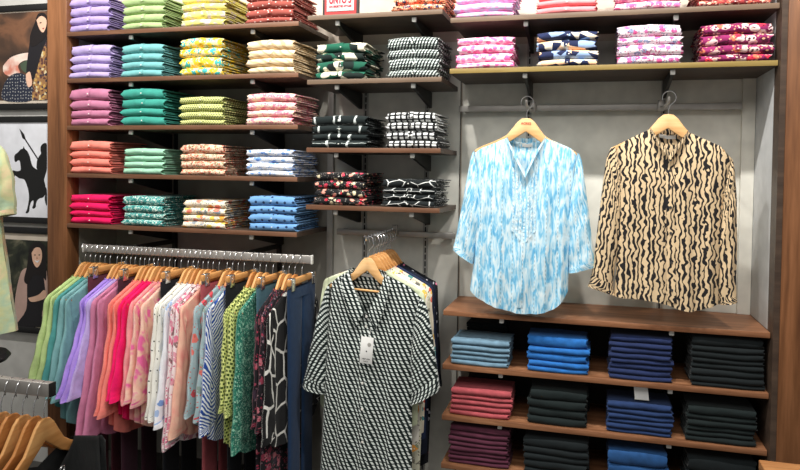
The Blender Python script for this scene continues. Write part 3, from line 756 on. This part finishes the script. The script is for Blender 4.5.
RAIL = [  # photo x of the hook, garment, material, description, y of the sleeve end, y of the hem
 (85, 's', g_lgreen, 'pistachio green shirt nearest the left post', 376, 402), (90, 's', g_lgreen, 'second pistachio green shirt from the left post', 378, 408),
 (95, 's', g_teal, 'deep teal shirt right of the pistachio pair', 384, 412), (100, 's', g_gteal, 'left one of the two grey teal shirts', 392, 424), (105, 's', g_gteal, 'right one of the two grey teal shirts', 396, 428),
 (110, 't', t_mar, 'maroon trousers clipped behind the lavender shirts', 0, 470),
 (117, 's', g_lav, 'left one of the two bright lavender shirts', 388, 388), (121.5, 's', g_lav, 'right one of the two bright lavender shirts', 392, 396), (126, 's', g_lil, 'pale lilac shirt right of the bright lavender pair', 392, 400),
 (130.5, 's', g_mau, 'left one of the two mauve shirts', 430, 434), (135, 's', g_mau, 'right one of the two mauve shirts', 432, 438),
 (140, 't', t_dmar, 'dark maroon trousers clipped right of the mauve shirts', 0, 480),
 (144.5, 's', g_cor, 'left one of the two coral shirts', 408, 430), (149, 's', g_cor, 'right one of the two coral shirts', 410, 436),
 (153.5, 's', g_hot, 'left one of the two hot pink shirts', 394, 420), (158, 's', g_hot, 'right one of the two hot pink shirts', 396, 424),
 (164, 's', g_pk, 'plain pink shirt beside the hot pink pair', 400, 425), (169.5, 's', g_pkfl, 'left one of the two pink blossom shirts', 398, 428), (175, 's', g_pkfl, 'right one of the two pink blossom shirts', 402, 430),
 (181, 't', t_blk, 'black trousers clipped left of the white dotted shirts', 0, 490),
 (188, 's', g_wh, 'left one of the two white dotted shirts', 414, 420), (193, 's', g_wh, 'right one of the two white dotted shirts', 416, 424), (198, 's', g_whbl, 'white shirt with small sky blue flowers', 422, 424),
 (203, 's', g_whpk, 'left one of the two white rose floral shirts', 444, 440), (208, 's', g_whpk, 'right one of the two white rose floral shirts', 440, 444), (213, 's', g_peach, 'peach blush shirt beside the rose floral shirts', 432, 438),
 (219, 't', t_rose, 'dusty rose trousers clipped right of the peach shirt', 0, 500),
 (227, 's', g_grfl, 'left one of the two grey shirts with red flowers', 412, 430), (232.5, 's', g_grfl, 'right one of the two grey shirts with red flowers', 416, 432), (238, 's', g_zeb, 'blue and white wavy striped shirt', 430, 444),
 (244, 't', t_blk, 'black trousers clipped right of the blue striped shirt', 0, 500),
 (254, 's', g_yg, 'left one of the two lime trellis print shirts', 408, 448), (260, 's', g_yg, 'right one of the two lime trellis print shirts', 412, 452), (266, 's', g_gfl, 'speckled emerald green shirt beside the lime pair', 448, 456),
 (273, 't', t_teal, 'grey teal trousers clipped right of the emerald shirt', 0, 510),
 (283, 's', g_bkfl, 'left one of the two black rose print shirts', 424, 480), (289, 's', g_bkfl, 'right one of the two black rose print shirts', 428, 486), (295, 's', g_web, 'black shirt with white crackle lines', 440, 450),
 (302, 't', t_den, 'indigo denim trousers at the rail end', 0, 520),
]
for i, (px, k, m, d, ys, yh) in enumerate(RAIL):
    p = at(px, 256, RY); a = APEX+rnd.uniform(-.001, .001); rz = PI/2+rnd.uniform(-.03, .03)
    hm = (M['hanger'], M['hanger_dark'], M['hanger'])[i % 3]
    if k == 's':
        wooden_hanger((p.x, RY, a), rz, 'wooden hanger holding the '+d.replace(' one of the two', ' of two'), hm, group='wooden hangers on the long rail')
        sl = a-.12-at(px-45, ys, -.25).z; L = a-at(px-30, yh, -.2).z
        fl, sw_ = {'lavender': (.135, .085), 'lilac': (.12, .07), 'mauve': (.12, .066), 'coral': (.10, .07), 'hot pink': (.085, .06), 'teal': (.10, .07), 'pistachio': (.095, .058), 'lime': (.06, .05), 'black': (.05, .05)}.get(next((w_ for w_ in ('lavender', 'lilac', 'mauve', 'coral', 'hot pink', 'teal', 'pistachio', 'lime', 'black') if w_ in d.split(' right of')[0].split(' beside')[0]), ''), (.075, .058))
        rail_shirt((p.x, RY, a), rz, d+', on the rail', m, L, sl, i, group='shirts hanging on the long rail', flare=fl+rnd.uniform(-.012, .012), sw=sw_)
    else:
        clip_hanger((p.x, RY, a), rz, 'wooden clip hanger holding the '+d.split(' clipped')[0].replace(' at the rail end', '')+({181: ' by the white shirts', 244: ' by the lime shirts'}.get(px, '')), M['hanger'], 'clip hangers on the long rail')
        trousers((p.x, RY, a), rz, d, m, .98, .135, i, 'trousers hanging on the long rail')

# ------------------------------------------------------------------ the two tops on the right
def flat_bar(x0, x1, z, label, cat='clothes rail'):
    t = thing('wall_bar', label, cat, ((x0+x1)/2, DEP-.045, z), 'flat bars on the wall')
    h = (x1-x0)/2
    MB().box(-h, h, -.006, .006, -.014, .014, .002).build('bar', M['steel'], t)
    for s in (-1, 1): MB().box(s*(h-.03)-.012, s*(h-.03)+.012, .0065, .0368, -.012, .012, .002).build('mount', M['dark_steel'], t)
    return t
BY = DEP-.045
bz = (at(459, 110.3, BY).z+at(740, 104.6, BY).z)/2
flat_bar(at(459, 110, BY).x, at(742, 105, BY).x, bz, 'long flat steel bar behind the two hanging tops')
def faceout(px, py, Y, label):
    p = at(px, py, Y); L = BY-.008-Y
    t = thing('garment_hook', label, 'display hook', (p.x, Y, p.z), 'garment hooks on the right bar')
    MB().tube([(0, -.012, .022), (0, -.008, .004), (0, .004, 0), (0, L*.5, 0), (0, L, bz-p.z)], .005, 8).build('arm', M['steel'], t)
    MB().box(-.013, .013, L-.012, L-.0005, bz-p.z-.02, bz-p.z+.026, .003).build('bar_clip', M['steel'], t)
    return p
class Loc:
    """turns outline points of the photograph into local x,z of a garment hanging in the plane Y"""
    def __init__(s, px, py, Y): s.o = at(px, py, Y); s.Y = Y
    def __call__(s, x, y): p = at(x, y, s.Y); return p.x-s.o.x, p.z-s.o.z
    def tab(s, pts): return [(t, *s(x, y)) for t, x, y in pts]
HY = .0
# blue blouse
faceout(526.5, 106, HY-.002, 'steel arm holding the blue blouse hanger')
L1 = Loc(526.5, 118, HY); o = L1.o
hk = wooden_hanger(o, 0, 'pale wooden hanger holding the blue streaked blouse', M['hanger_pale'], tilt=.025, group='hangers of the two display tops')
b = thing('blouse', 'light blue streaked blouse with gathered front, hanging over the walnut shelf', 'blouse', o)
sb = streaks('blue_watercolour')
g = Garment(b, sb, L1.tab([(0, 474, 152), (.3, 476, 200), (.7, 474, 262), (1, 470, 289)]), L1.tab([(0, 578, 154), (.3, 573, 200), (.7, 569, 262), (1, 568, 291)]),
            L1.tab([(0, 474, 152), (.10, 482, 147), (.33, 507, 137), (.42, 516, 156), (.5, 526.5, 176), (.58, 536, 156), (.67, 546, 137.5), (.9, 570, 148), (1, 578, 154)]),
            L1.tab([(0, 474, 152), (.10, 482, 147), (.33, 507, 137), (.42, 516, 141), (.5, 526.5, 142.5), (.58, 536, 141), (.67, 546, 137.5), (.9, 570, 148), (1, 578, 154)]),
            smooth(L1.tab([(0, 470, 289), (.2, 488, 302), (.5, 520, 311.5), (.72, 544, 311), (.88, 559, 304), (1, 568, 291)]), 8), .04, .05, (.33, .67), .007, 3, 5, 40, 34)
g.sleeve(L1.tab([(0, 474, 151), (.12, 470, 160), (.45, 463, 200), (1, 453.5, 249)]), L1.tab([(0, 480, 185), (.4, 481, 215), (1, 473, 264)]), .03, 4, .10)
g.sleeve(L1.tab([(0, 578, 153), (.12, 582, 162), (.45, 588, 205), (1, 595, 267)]), L1.tab([(0, 572, 188), (.4, 568, 222), (1, 569, 273)]), .03, 5, .09)
g.band(.018, .33, .67, hf=.012)
g.label(.46, .54)
# gathered pleats beside the front opening
pm = NT('pleated_blue'); v_ = pm.uv(rand=False); fz = pm.noise(v_, 70, 3)[0]
pleat = pm.done(pm.ramp(fz, [(.35, (158, 208, 232)), (.55, (222, 240, 246)), (.7, (238, 246, 248))], False), pm.noise(v_, 160, 2)[0], .8, .004)
for k in range(7):
    uu = .405+k*.0317
    mb = MB()
    def fn(u, v, uu=uu):
        q = g.P(uu+(u-.5)*.022, lerp(.30 if 2 < k < 4 else .22, .60, v))[0]
        return (q[0], q[1]-(.0045 if 0 < u < 1 else .0002)-.0012*math.sin(v*90+k), q[2]), (q[0], q[2])
    mb.grid(4, 40, fn, True); mb.build('pleat', pleat, b)
g.placket(.26, .96, .010, .5, 0)
# brown shirt
faceout(668.5, 103, HY-.002, 'steel arm holding the brown and black shirt hanger')
L2 = Loc(668.5, 114, HY); o = L2.o
wooden_hanger(o, 0, 'pale wooden hanger holding the tan and black shirt', M['hanger_pale'], tilt=.02, group='hangers of the two display tops')
b2 = thing('shirt', 'tan long sleeved shirt with black wavy chain print beside the right post', 'shirt', o)
ch = chains('tan_black_chains', (222, 196, 156), (30, 28, 30))
g2 = Garment(b2, ch, L2.tab([(0, 615, 147), (.3, 618, 195), (.75, 616, 270), (1, 614, 296)]), L2.tab([(0, 731, 158), (.3, 723, 205), (.75, 720, 280), (1, 719, 303)]),
             L2.tab([(0, 615, 147), (.1, 625, 141), (.32, 650, 129), (.4, 657, 143), (.5, 669, 158), (.58, 678, 146), (.68, 688, 132), (.9, 720, 146), (1, 731, 158)]),
             L2.tab([(0, 615, 147), (.1, 625, 141), (.32, 650, 129), (.42, 659, 132.5), (.5, 669, 134), (.58, 678, 134), (.68, 688, 132), (.9, 720, 146), (1, 731, 158)]),
             smooth(L2.tab([(0, 614, 296), (.15, 628, 297), (.38, 655, 300), (.62, 686, 309.5), (.85, 707, 306), (1, 719, 303)]), 8), .04, .045, (.32, .68), .006, 8, 4, 40, 34)
g2.sleeve(L2.tab([(0, 615, 146), (.1, 607, 156), (.5, 599, 215), (.86, 592, 272), (1, 588, 286)]), L2.tab([(0, 622, 185), (.5, 620, 232), (.88, 613, 284), (1, 615, 295)]), .03, 6, .13)
g2.sleeve(L2.tab([(0, 731, 157), (.1, 735, 170), (.5, 737, 225), (.86, 736, 290), (1, 737, 302)]), L2.tab([(0, 723, 195), (.5, 718, 240), (.88, 718, 293), (1, 719, 304)]), .03, 7, .11)
g2.band(.022, .32, .68, hf=.016)
g2.label(.43, .57)
g2.placket(.04, .97, .013, .5, 7, bm=M['ink'])

# ------------------------------------------------------------------ waterfall arm in the middle bay
mz = (at(337, 231.5, BY).z+at(455, 236, BY).z)/2
flat_bar(at(337, 232, BY).x, at(455, 236, BY).x, mz, 'short flat steel bar behind the houndstooth tunic')
TY = -.10
tip = at(367.5, 238.5, TY); bk = at(393, 230, BY-.008)
ax = tip.x
arm = thing('waterfall_arm', 'sloping chrome arm carrying the houndstooth tunic row', 'display arm', (ax, TY, tip.z))
al_ = BY-.008-TY; rise = bk.z-tip.z
MB().tube([(0, -.03, .012), (0, -.02, -.004), (0, 0, 0), (0, al_*.5, rise*.5), (0, al_, rise)], .006, 8).build('arm', M['chrome'], arm)
MB().box(-.014, .014, al_-.012, al_-.0005, rise-.025, rise+.025, .003).build('bar_clip', M['steel'], arm)
for k in range(10):
    y = al_*(.03+k*.095); MB().tube([(0, y, rise*y/al_+.004), (0, y, rise*y/al_+.013)], .003, 6).build('stop_pin', M['chrome'], arm)
tiltm = .035; yawm = -.16
wf = [('pale green', plain('pale_sage', (206, 214, 180)), .72, .34), ('yellow and grey leaf print', floral('yellow_leaf_print', (236, 232, 220), [(240, 196, 90), (236, 232, 220), (150, 160, 130), (236, 232, 220), (244, 170, 80)], 15, .40, [(236, 232, 220), (150, 150, 140)], 50, .18), .84, .40),
      ('cream sprig print', floral('cream_sprig', (232, 230, 206), [(110, 110, 100), (232, 230, 206), (150, 146, 130), (232, 230, 206)], 34, .34, [(232, 230, 206), (120, 116, 104)], 70, .22), .95, .36),
      ('red and teal floral', floral('cream_posy', (230, 220, 200), [(220, 100, 80), (230, 220, 200), (90, 150, 150), (236, 190, 90)], 36, .38, None), .8, .34),
      ('navy plain', plain('navy_plain', (34, 46, 76)), .84, .40), ('navy sprig', dots('navy_sprig', (24, 30, 48), (214, 206, 214), 22, .10, 1.0), .92, .44),
      ('black rose sprig', floral('black_sprig', (20, 22, 30), [(20, 22, 30), (210, 120, 150), (20, 22, 30), (200, 200, 210)], 28, .2, None), .98, .46)]
pos = ['directly behind the houndstooth tunic', 'second behind the houndstooth tunic', 'third behind the houndstooth tunic', 'fourth behind the houndstooth tunic', 'fifth behind the houndstooth tunic', 'sixth behind the houndstooth tunic', 'last of the row behind the houndstooth tunic']
for i in range(8):
    y = .012+(0 if i == 0 else .03)+al_*.85*i/8.6; z = tip.z+rise*y/al_+.004-.083
    loc = Vector((ax, TY+y, z))
    if i == 0:
        wooden_hanger(loc, 0, 'pale wooden hanger with trouser bar holding the houndstooth tunic', M['hanger_pale'], True, .05, 'hangers on the waterfall arm').scale = (.82, 1, 1)
        OH = loc; continue
    nm, mt, L, SL = wf[i-1]
    wooden_hanger(loc, yawm, 'wooden hanger of the %s shirt, %s' % (nm, pos[i-1]), M['hanger'], False, tiltm, 'hangers on the waterfall arm')
    rail_shirt(loc, yawm, '%s shirt, %s' % (nm, pos[i-1]), mt, L, SL, 60+i, .016, .222, .235, .072, 'shirts behind the houndstooth tunic', True, tiltm, fold=.003, sw=.06, flare=.06)
# houndstooth tunic
HTY = OH.y
L3 = Loc(370, 262, HTY); L3.o = OH
tn = thing('tunic', 'black and white houndstooth tunic with price tag, front of the middle row', 'tunic', OH)
mh = hound('tunic_houndstooth', (12, 28, 27), (222, 230, 224), 54)
g3 = Garment(tn, mh, L3.tab([(0, 331, 283), (.25, 328, 330), (.6, 324, 400), (1, 319, 500)]), L3.tab([(0, 421, 298), (.25, 413, 345), (.6, 412, 410), (1, 412, 505)]),
             L3.tab([(0, 331, 283), (.12, 338, 277), (.3, 350, 270), (.4, 358, 294), (.5, 369, 312), (.6, 380, 296), (.68, 387, 275), (.88, 410, 287), (1, 421, 298)]),
             L3.tab([(0, 331, 283), (.12, 338, 277), (.3, 350, 270), (.4, 358, 273), (.5, 369, 274.5), (.6, 380, 275), (.68, 387, 275), (.88, 410, 287), (1, 421, 298)]),
             L3.tab([(0, 319, 500), (.5, 366, 510), (1, 412, 505)]), .035, .026, (.3, .68), .007, 12, 4, 40, 40)
g3.sleeve(L3.tab([(0, 331, 282), (.12, 325, 292), (.5, 313, 338), (1, 303.5, 386)]), L3.tab([(0, 330, 315), (.5, 328, 350), (1, 326, 394)]), .032, 8, .16)
g3.sleeve(L3.tab([(0, 421, 297), (.12, 427, 308), (.5, 434, 345), (1, 440, 390)]), L3.tab([(0, 413, 332), (.5, 411, 365), (1, 412, 404)]), .032, 9, .18)
g3.band(.024, .3, .68, hf=.004, gap=.03)
g3.lapels(.31, .67, .07, None, .055)
g3.label(.42, .56)
g3.placket(.05, .99, .014, .5, 8)
# price tag
tp = g3.P(.49, .17)[0]
tg = bpy.data.objects.new('price_tag', None); COL.objects.link(tg)
tloc = at(367.5, 337, HTY-.055)
tg.location = tloc; tag(tg, 'white paper price tag hanging on the houndstooth tunic', 'tag'); tg.rotation_euler = (0, .06, 0)
MB().box(-.0265, .0265, -.0006, .0006, -.108, 0, .0005).build('card', M['paper'], tg)
MB().tube([(0, .0, -.006), (.006, .01, .012), (.003, .02, .034)], .0008, 6).build('string', M['paper'], tg)
def text(body, size, loc, m, parent, rot=(PI/2, 0, 0), name='lettering', ext=.0002, bold=0.0):
    cu = bpy.data.curves.new(name, 'FONT'); cu.body = body; cu.size = size; cu.align_x = 'CENTER'; cu.extrude = ext; cu.offset = bold
    tmp = bpy.data.objects.new('tmp', cu); COL.objects.link(tmp)
    dg = bpy.context.evaluated_depsgraph_get(); me = bpy.data.meshes.new_from_object(tmp.evaluated_get(dg)); bpy.data.objects.remove(tmp)
    me.materials.clear()
    o = link(name, me, m, parent, loc); o.rotation_euler = rot; return o
MB().disc((.010, -.0012, -.030), .008, .0008, 14).build('round_emblem', M['upright'], tg)
MB().disc((0, -.0012, -.058), .003, .0008, 10).build('ink_dot', M['ink'], tg)
text('MRP 1999', .008, (0, -.0012, -.092), M['ink'], tg); text('KURTA', .006, (0, -.0012, -.101), M['ink'], tg)
text('AORES', .013, (0, -.0072, -.026), M['redink'], hk)

# ------------------------------------------------------------------ sign and small paper tag
sp = at(340.5, 12, .013)
sg_ = thing('counter_sign', 'red framed paper sign standing on the top middle shelf', 'sign', (sp.x, .013, ZS['M1']))
MB().box(-.083, .083, 0, .012, .0003, .24, .002).build('acrylic_stand', M['ink'], sg_)
MB().box(-.072, .072, -.002, -.0002, .003, .232).build('red_card', M['red'], sg_)
MB().box(-.062, .062, -.004, -.0021, .016, .22).build('white_panel', M['card'], sg_)
def fit(o, wd, ht):
    xs = [v.co.x for v in o.data.vertices]; ys = [v.co.y for v in o.data.vertices]
    o.scale = (wd/(max(xs)-min(xs)), ht/(max(ys)-min(ys)), 1)
fit(text('UNTO 5', .044, (0, -.0048, .049), M['redink'], sg_, bold=.0016), .10, .034); fit(text('ON SELECTED STYLES', .0115, (0, -.0048, .032), M['redink'], sg_, bold=.0005), .102, .0085)
pt = at(641, 389, .03)
q = thing('shelf_tag', 'white paper tag hanging under the walnut shelf', 'tag', (pt.x, .03, ZS['A']-TH))
MB().prism([(-.028, -.0005), (.024, -.0005), (.030, -.055), (-.022, -.055)], -.0006, .0006).build('paper', M['paper'], q)
MB().box(-.023, .0305, -.0012, .0006, -.058, -.0545).build('folded_edge', M['cap'], q)

# ------------------------------------------------------------------ posters
PY = LW-.022
def poster(x1, y0, y1, yi0, yi1, label, printm):
    a, b = at(47, y0, PY), at(47, y1, PY); x0 = a.x-.62; xr = a.x+.035
    t = thing('poster', label, 'poster', (xr, LW, b.z), 'framed posters left of the post')
    H = a.z-b.z; W = xr-x0; fw = .03
    fr = MB()
    fr.box(-W, 0, -.022, -.0005, 0, fw, .002).box(-W, 0, -.022, -.0005, H-fw, H, .002).box(-W, -W+fw, -.022, -.0005, fw, H-fw).box(-fw, 0, -.022, -.0005, fw, H-fw)
    fr.build('frame', M['black'], t)
    MB().box(-W+fw, -fw, -.014, -.0005, fw, H-fw).build('mount', M['white_wall'], t)
    zi0 = at(20, yi1, PY).z-b.z; zi1 = at(20, yi0, PY).z-b.z
    p = MB().box(-W+fw+.03, -fw-.006, -.0150, -.0141, zi0, zi1).build('print', printm, t)
    return t, p
def blob(t, parent, name, pts, m, lay=1, sm=True):
    """a flat printed shape; points given in the photograph, lying on the print"""
    q = []
    Y = LW-.0150-.0004*lay
    tab = [(i, *pt_) for i, pt_ in enumerate(pts+pts[:1])]
    if sm: tab = smooth(tab, 4)
    for _, x, y in tab[:-1]:
        p = at(x, y, Y); q.append((p.x-t.location.x, p.z-t.location.z))
    MB().prism(q, Y-LW, Y-LW+.0003).build(name, m, parent)
mb1 = blotch('brown_interior_print', [(.3, (36, 30, 26)), (.48, (78, 56, 42)), (.62, (120, 82, 58)), (.8, (60, 46, 38))], 1, 1, 6)
t1, p1 = poster(47, 3, 109, 12, 100, 'framed poster of a woman in an ochre dress, topmost left of post', mb1)
skin = solid('printed_skin', (226, 184, 158), .6); hairm = solid('printed_hair', (26, 20, 20), .6); blk = solid('printed_black', (28, 26, 30), .6)
och = floral('printed_ochre', (150, 110, 70), [(190, 150, 80), (90, 56, 50), (206, 190, 150), (60, 50, 60)], 60, .42)
navyp = dots('printed_navy', (34, 40, 56), (150, 150, 150), 60, .2, .4); pkp = blotch('printed_sofa', [(.4, (206, 130, 110)), (.6, (232, 214, 200))], sc=9); grp = solid('printed_green', (70, 84, 66), .6)
blob(t1, p1, 'sofa_arc', [(3, 66), (10, 58), (20, 54), (31, 53), (31, 59), (23, 61), (18, 66), (20, 74), (12, 77), (4, 73)], pkp, 1)
blob(t1, p1, 'cushion', [(20, 64), (28, 60), (31, 66), (28, 73), (22, 70)], grp, 2)
blob(t1, p1, 'skirt_cloth', [(4, 84), (10, 76), (20, 73), (30, 80), (32, 100), (3, 100)], navyp, 3)
blob(t1, p1, 'black_sleeve', [(30, 40), (36, 30), (46, 32), (46, 60), (36, 78), (27, 76), (27, 62)], blk, 4)
blob(t1, p1, 'ochre_dress', [(46.5, 40), (42, 52), (38, 66), (33, 84), (32, 100), (46.8, 100)], och, 5, False)
blob(t1, p1, 'hair', [(35, 22), (38, 14), (44, 13), (46.8, 18), (46.8, 34), (38, 44), (31, 46), (30, 36)], hairm, 6)
blob(t1, p1, 'face', [(36.5, 20), (41, 16), (46, 19), (46.2, 26), (43, 32.5), (39, 28)], skin, 7)
blob(t1, p1, 'hand', [(26, 74), (30, 72), (32, 84), (28, 87), (26, 80)], skin, 8)
blob(t1, p1, 'eyes', [(39.4, 22.6), (41.2, 22), (41.4, 22.9), (39.7, 23.4)], hairm, 9)
blob(t1, p1, 'lips', [(42, 28.4), (44.2, 27.6), (43.2, 29.4)], solid('printed_lips', (160, 80, 76)), 9)
whp = solid('printed_white', (226, 228, 234), .6)
t2, p2 = poster(47, 116, 224, 121.5, 219, 'framed white poster with a black horse and rider silhouette', whp)
blob(t2, p2, 'horse_silhouette', [(14.2, 157), (15, 154.5), (18, 152.2), (20.5, 149.5), (22.8, 148.6), (23.6, 146.4), (24.8, 148.8), (27.5, 151.5), (29.6, 156), (30.8, 161), (32.5, 166), (36, 169), (40, 171),
  (43, 176), (44.2, 181), (45.6, 187), (45.4, 193), (43.4, 197.2), (39.6, 198.4), (37.2, 200.6), (36, 204), (35.8, 207), (33.4, 208.8), (32.2, 207.6), (33.2, 204.6), (33.4, 200.6), (31.4, 201.6), (29.8, 206), (29.2, 211),
  (27.6, 213.2), (25.6, 212.8), (27, 209.4), (28.2, 203.6), (29, 197.6), (28.4, 191), (26.4, 184), (24, 179.4), (19, 178.2), (15.2, 175.6), (14.4, 179), (15.2, 181.6), (13.8, 183.4), (12, 179), (11.4, 172.4), (13, 170.4),
  (17, 171.2), (20.6, 170), (20.4, 165), (19.6, 161), (18, 160.4), (16, 162), (14.6, 161)], M['black'], 1)
blob(t2, p2, 'tail', [(43.6, 186), (45.6, 187), (46.8, 191), (46.8, 205), (45.4, 203), (44.6, 198), (45, 194)], M['black'], 2)
blob(t2, p2, 'rider_silhouette', [(36.4, 168), (37, 161), (39, 156.4), (41, 153.4), (40.4, 150), (40.8, 146.4), (43, 143.6), (46.4, 143.4), (46.8, 150), (46.8, 168), (45, 176), (43.4, 182), (42.6, 188), (39.6, 187), (40, 180), (39, 173)], M['black'], 2)
blob(t2, p2, 'lance', [(19.3, 128.5), (24, 134), (25.6, 139), (39.2, 160), (38.2, 160.8), (24.6, 139.6), (22.4, 138)], M['black'], 3, False)
gar = blotch('dark_garden_print', [(.35, (22, 26, 20)), (.55, (48, 52, 38)), (.72, (112, 108, 88))], 1, 1, 12)
t3, p3 = poster(47, 228.5, 335, 240, 326, 'framed poster of a smiling woman in a pink jacket, lowest left of post', gar)
jk = solid('printed_pink_jacket', (196, 164, 152), .6)
blob(t3, p3, 'pink_jacket', [(16, 322), (15, 300), (20, 275), (26, 268), (40, 266), (46.8, 272), (46.8, 308), (34, 322)], jk, 1)
blob(t3, p3, 'black_top', [(27, 268), (33, 264), (40, 266), (44, 280), (45.5, 300), (42, 312), (40, 326), (17, 326), (26, 310), (27, 290)], blk, 2)
blob(t3, p3, 'hair', [(29, 250), (33, 243), (40, 242), (45, 247), (46, 262), (46, 280), (42, 276), (33, 276), (28, 284), (24, 280), (27, 266)], hairm, 3)
blob(t3, p3, 'face', [(31.6, 253), (35, 248), (40, 248), (42, 254), (41, 262), (37, 267.5), (33, 262)], skin, 4)
blob(t3, p3, 'smile', [(34.5, 260), (37, 261), (39.4, 260), (37.2, 262.8)], whp, 5)
for ex in (34.9, 39.2): blob(t3, p3, 'eye', [(ex-1, 255), (ex, 254.4), (ex+1, 255), (ex, 255.5)], hairm, 5)
blob(t3, p3, 'nose', [(36.9, 256), (37.7, 258.6), (36.3, 258.8)], solid('printed_shade', (186, 138, 112)), 5)
blob(t3, p3, 'forearm', [(28, 298), (38, 295), (44, 290), (46.6, 294), (44, 299), (32, 302)], skin, 6)

# ------------------------------------------------------------------ floral dress at the left edge
DY = -.55
L4 = Loc(-40, 120, DY)
dm = blotch('pastel_watercolour', [(.28, (226, 160, 150)), (.38, (222, 204, 160)), (.47, (200, 204, 152)), (.58, (176, 200, 168)), (.72, (216, 212, 160))], 1, .8, 13, 4, .5)
dr = thing('dress', 'pastel watercolour dress hanging at the left edge before the posters', 'dress', L4.o)
g4 = Garment(dr, dm, L4.tab([(0, -78, 146), (.4, -82, 220), (1, -92, 338)]), L4.tab([(0, -2, 146), (.4, 0, 220), (.7, 8, 280), (1, 16, 331)]),
             L4.tab([(0, -78, 146), (.35, -52, 128), (.5, -40, 150), (.65, -28, 128), (1, -2, 146)]), L4.tab([(0, -78, 146), (.35, -52, 128), (.5, -40, 132), (.65, -28, 128), (1, -2, 146)]),
             L4.tab([(0, -92, 338), (.5, -38, 340), (1, 16, 331)]), .05, .05, (.35, .65), .010, 21, 3)
g4.sleeve(L4.tab([(0, -3, 142), (.2, 4, 152), (.55, 12, 180), (1, 14, 214)]), L4.tab([(0, -8, 178), (.5, -10, 195), (1, -6, 218)]), .035, 3, .1)
g4.sleeve(L4.tab([(0, -77, 142), (.2, -84, 152), (.55, -92, 180), (1, -94, 214)]), L4.tab([(0, -72, 178), (.5, -70, 195), (1, -74, 218)]), .035, 4, .1)
wooden_hanger(L4.o, 0, 'wooden hanger carrying the pastel watercolour dress', M['hanger'])
st = thing('garment_stand', 'black steel stand holding the pastel watercolour dress', 'stand', (L4.o.x, DY, 0))
zz = L4.o.z
MB().tube([(-.24, .10, .0), (-.24, .10, zz+.05), (-.22, .08, zz+.074), (0, .0, zz+.074)], .010, 10).build('post', M['black'], st)
MB().disc((-.24, .10, .012), .14, .024, 28, 'z').build('base', M['black'], st)

# ------------------------------------------------------------------ low rack in the left foreground
KY = -.95
ke = at(52, 389.5, KY); kz = ke.z
rk = thing('garment_rack', 'low steel rack at bottom left with wooden hangers on it', 'clothes rack', (ke.x, KY, 0))
MB().box(-.75, 0, -.012, .012, kz-.021, kz+.021, .002).build('bar', M['steel'], rk)
MB().box(-.0005, .003, -.0125, .0125, kz-.0215, kz+.0215, .001).build('end_cap', M['dark_steel'], rk)
MB().box(-.74, -.70, -.02, .02, .02, kz-.0215, .002).build('post', M['steel'], rk)
MB().box(-.86, -.58, -.22, .22, 0, .02, .004).build('foot', M['steel'], rk)
hz = kz+.021-.0845*1.3-.002
for k, px in enumerate((47, 36.5, 25.5, 14.5, 4)):
    x = at(px-3, 390, KY).x
    t = wooden_hanger((x, KY, hz), PI/2+.10+rnd.uniform(-.03, .03), ['wooden hanger holding the black top, right end of the low rack', 'second hanger from the right on the low rack', 'third hanger from the right on the low rack',
                      'fourth hanger from the right on the low rack', 'fifth hanger from the right on the low rack'][k], (M['hanger'], M['hanger_dark'])[k % 2], group='wooden hangers on the low rack')
    t.scale = (1.05, 1, 1.3)
    if k == 0:
        bt = rail_shirt((x, KY, hz-.004), PI/2+.10, 'black top with a metal ring on the low rack hanger', plain('black_jersey', (9, 12, 13)), .62, .5, 99, .03, .255, .28, .125, None, True, 0, 'black_top', 'top'); bt.scale = (1, 1, 1.3)
ring = []
for i in range(17): ring.append((.0085*math.cos(i*PI/8), 0, .0085*math.sin(i*PI/8)))
rl = at(57.5, 468, KY-.02)
rr = MB().tube(ring, .0022, 6, False).build('metal_ring', M['chrome'], bt)
rr.matrix_parent_inverse = Matrix.Identity(4)
rr.location = Matrix.Rotation(-(PI/2+.10), 4, 'Z') @ (Vector((rl.x+.018, rl.y, rl.z))-Vector(bt.location)); rr.location.z /= 1.3; rr.scale.z = 1/1.3
dk = at(1, 361, -.6)
ds = thing('display_table', 'round black display top peeping in at the left edge', 'table', (dk.x-.13, -.6, 0))
MB().disc((0, 0, dk.z), .12, .03, 36, 'z').build('round_top', M['black'], ds)
MB().tube([(0, 0, .012), (0, 0, dk.z-.016)], .02, 12).build('post', M['black'], ds)
MB().disc((0, 0, .01), .13, .02, 28, 'z').build('base', M['black'], ds)

# ------------------------------------------------------------------ wooden table corner at bottom right
tc_ = at(758.5, 459.3, -.50)
tb_ = thing('wooden_table', 'oak topped low table at the bottom right corner', 'table', (tc_.x+.35, -.80, 0))
MB().box(-.35, .35, -.30, .30, tc_.z-.03, tc_.z, .003).build('tabletop', M['table'], tb_)
for sx in (-1, 1):
    for sy in (-1, 1):
        MB().box(sx*.31-.025, sx*.31+.025, sy*.26-.025, sy*.26+.025, 0, tc_.z-.0305, .002).build('leg', M['table'], tb_)

# prototypes have served as the pattern for every copy
for r_ in PROTOS:
    for c1 in KIDS[r_.name]:
        for c2 in KIDS.get(c1.name, []): bpy.data.objects.remove(c2)
    for c1 in list(r_.children): bpy.data.objects.remove(c1)
    bpy.data.objects.remove(r_)
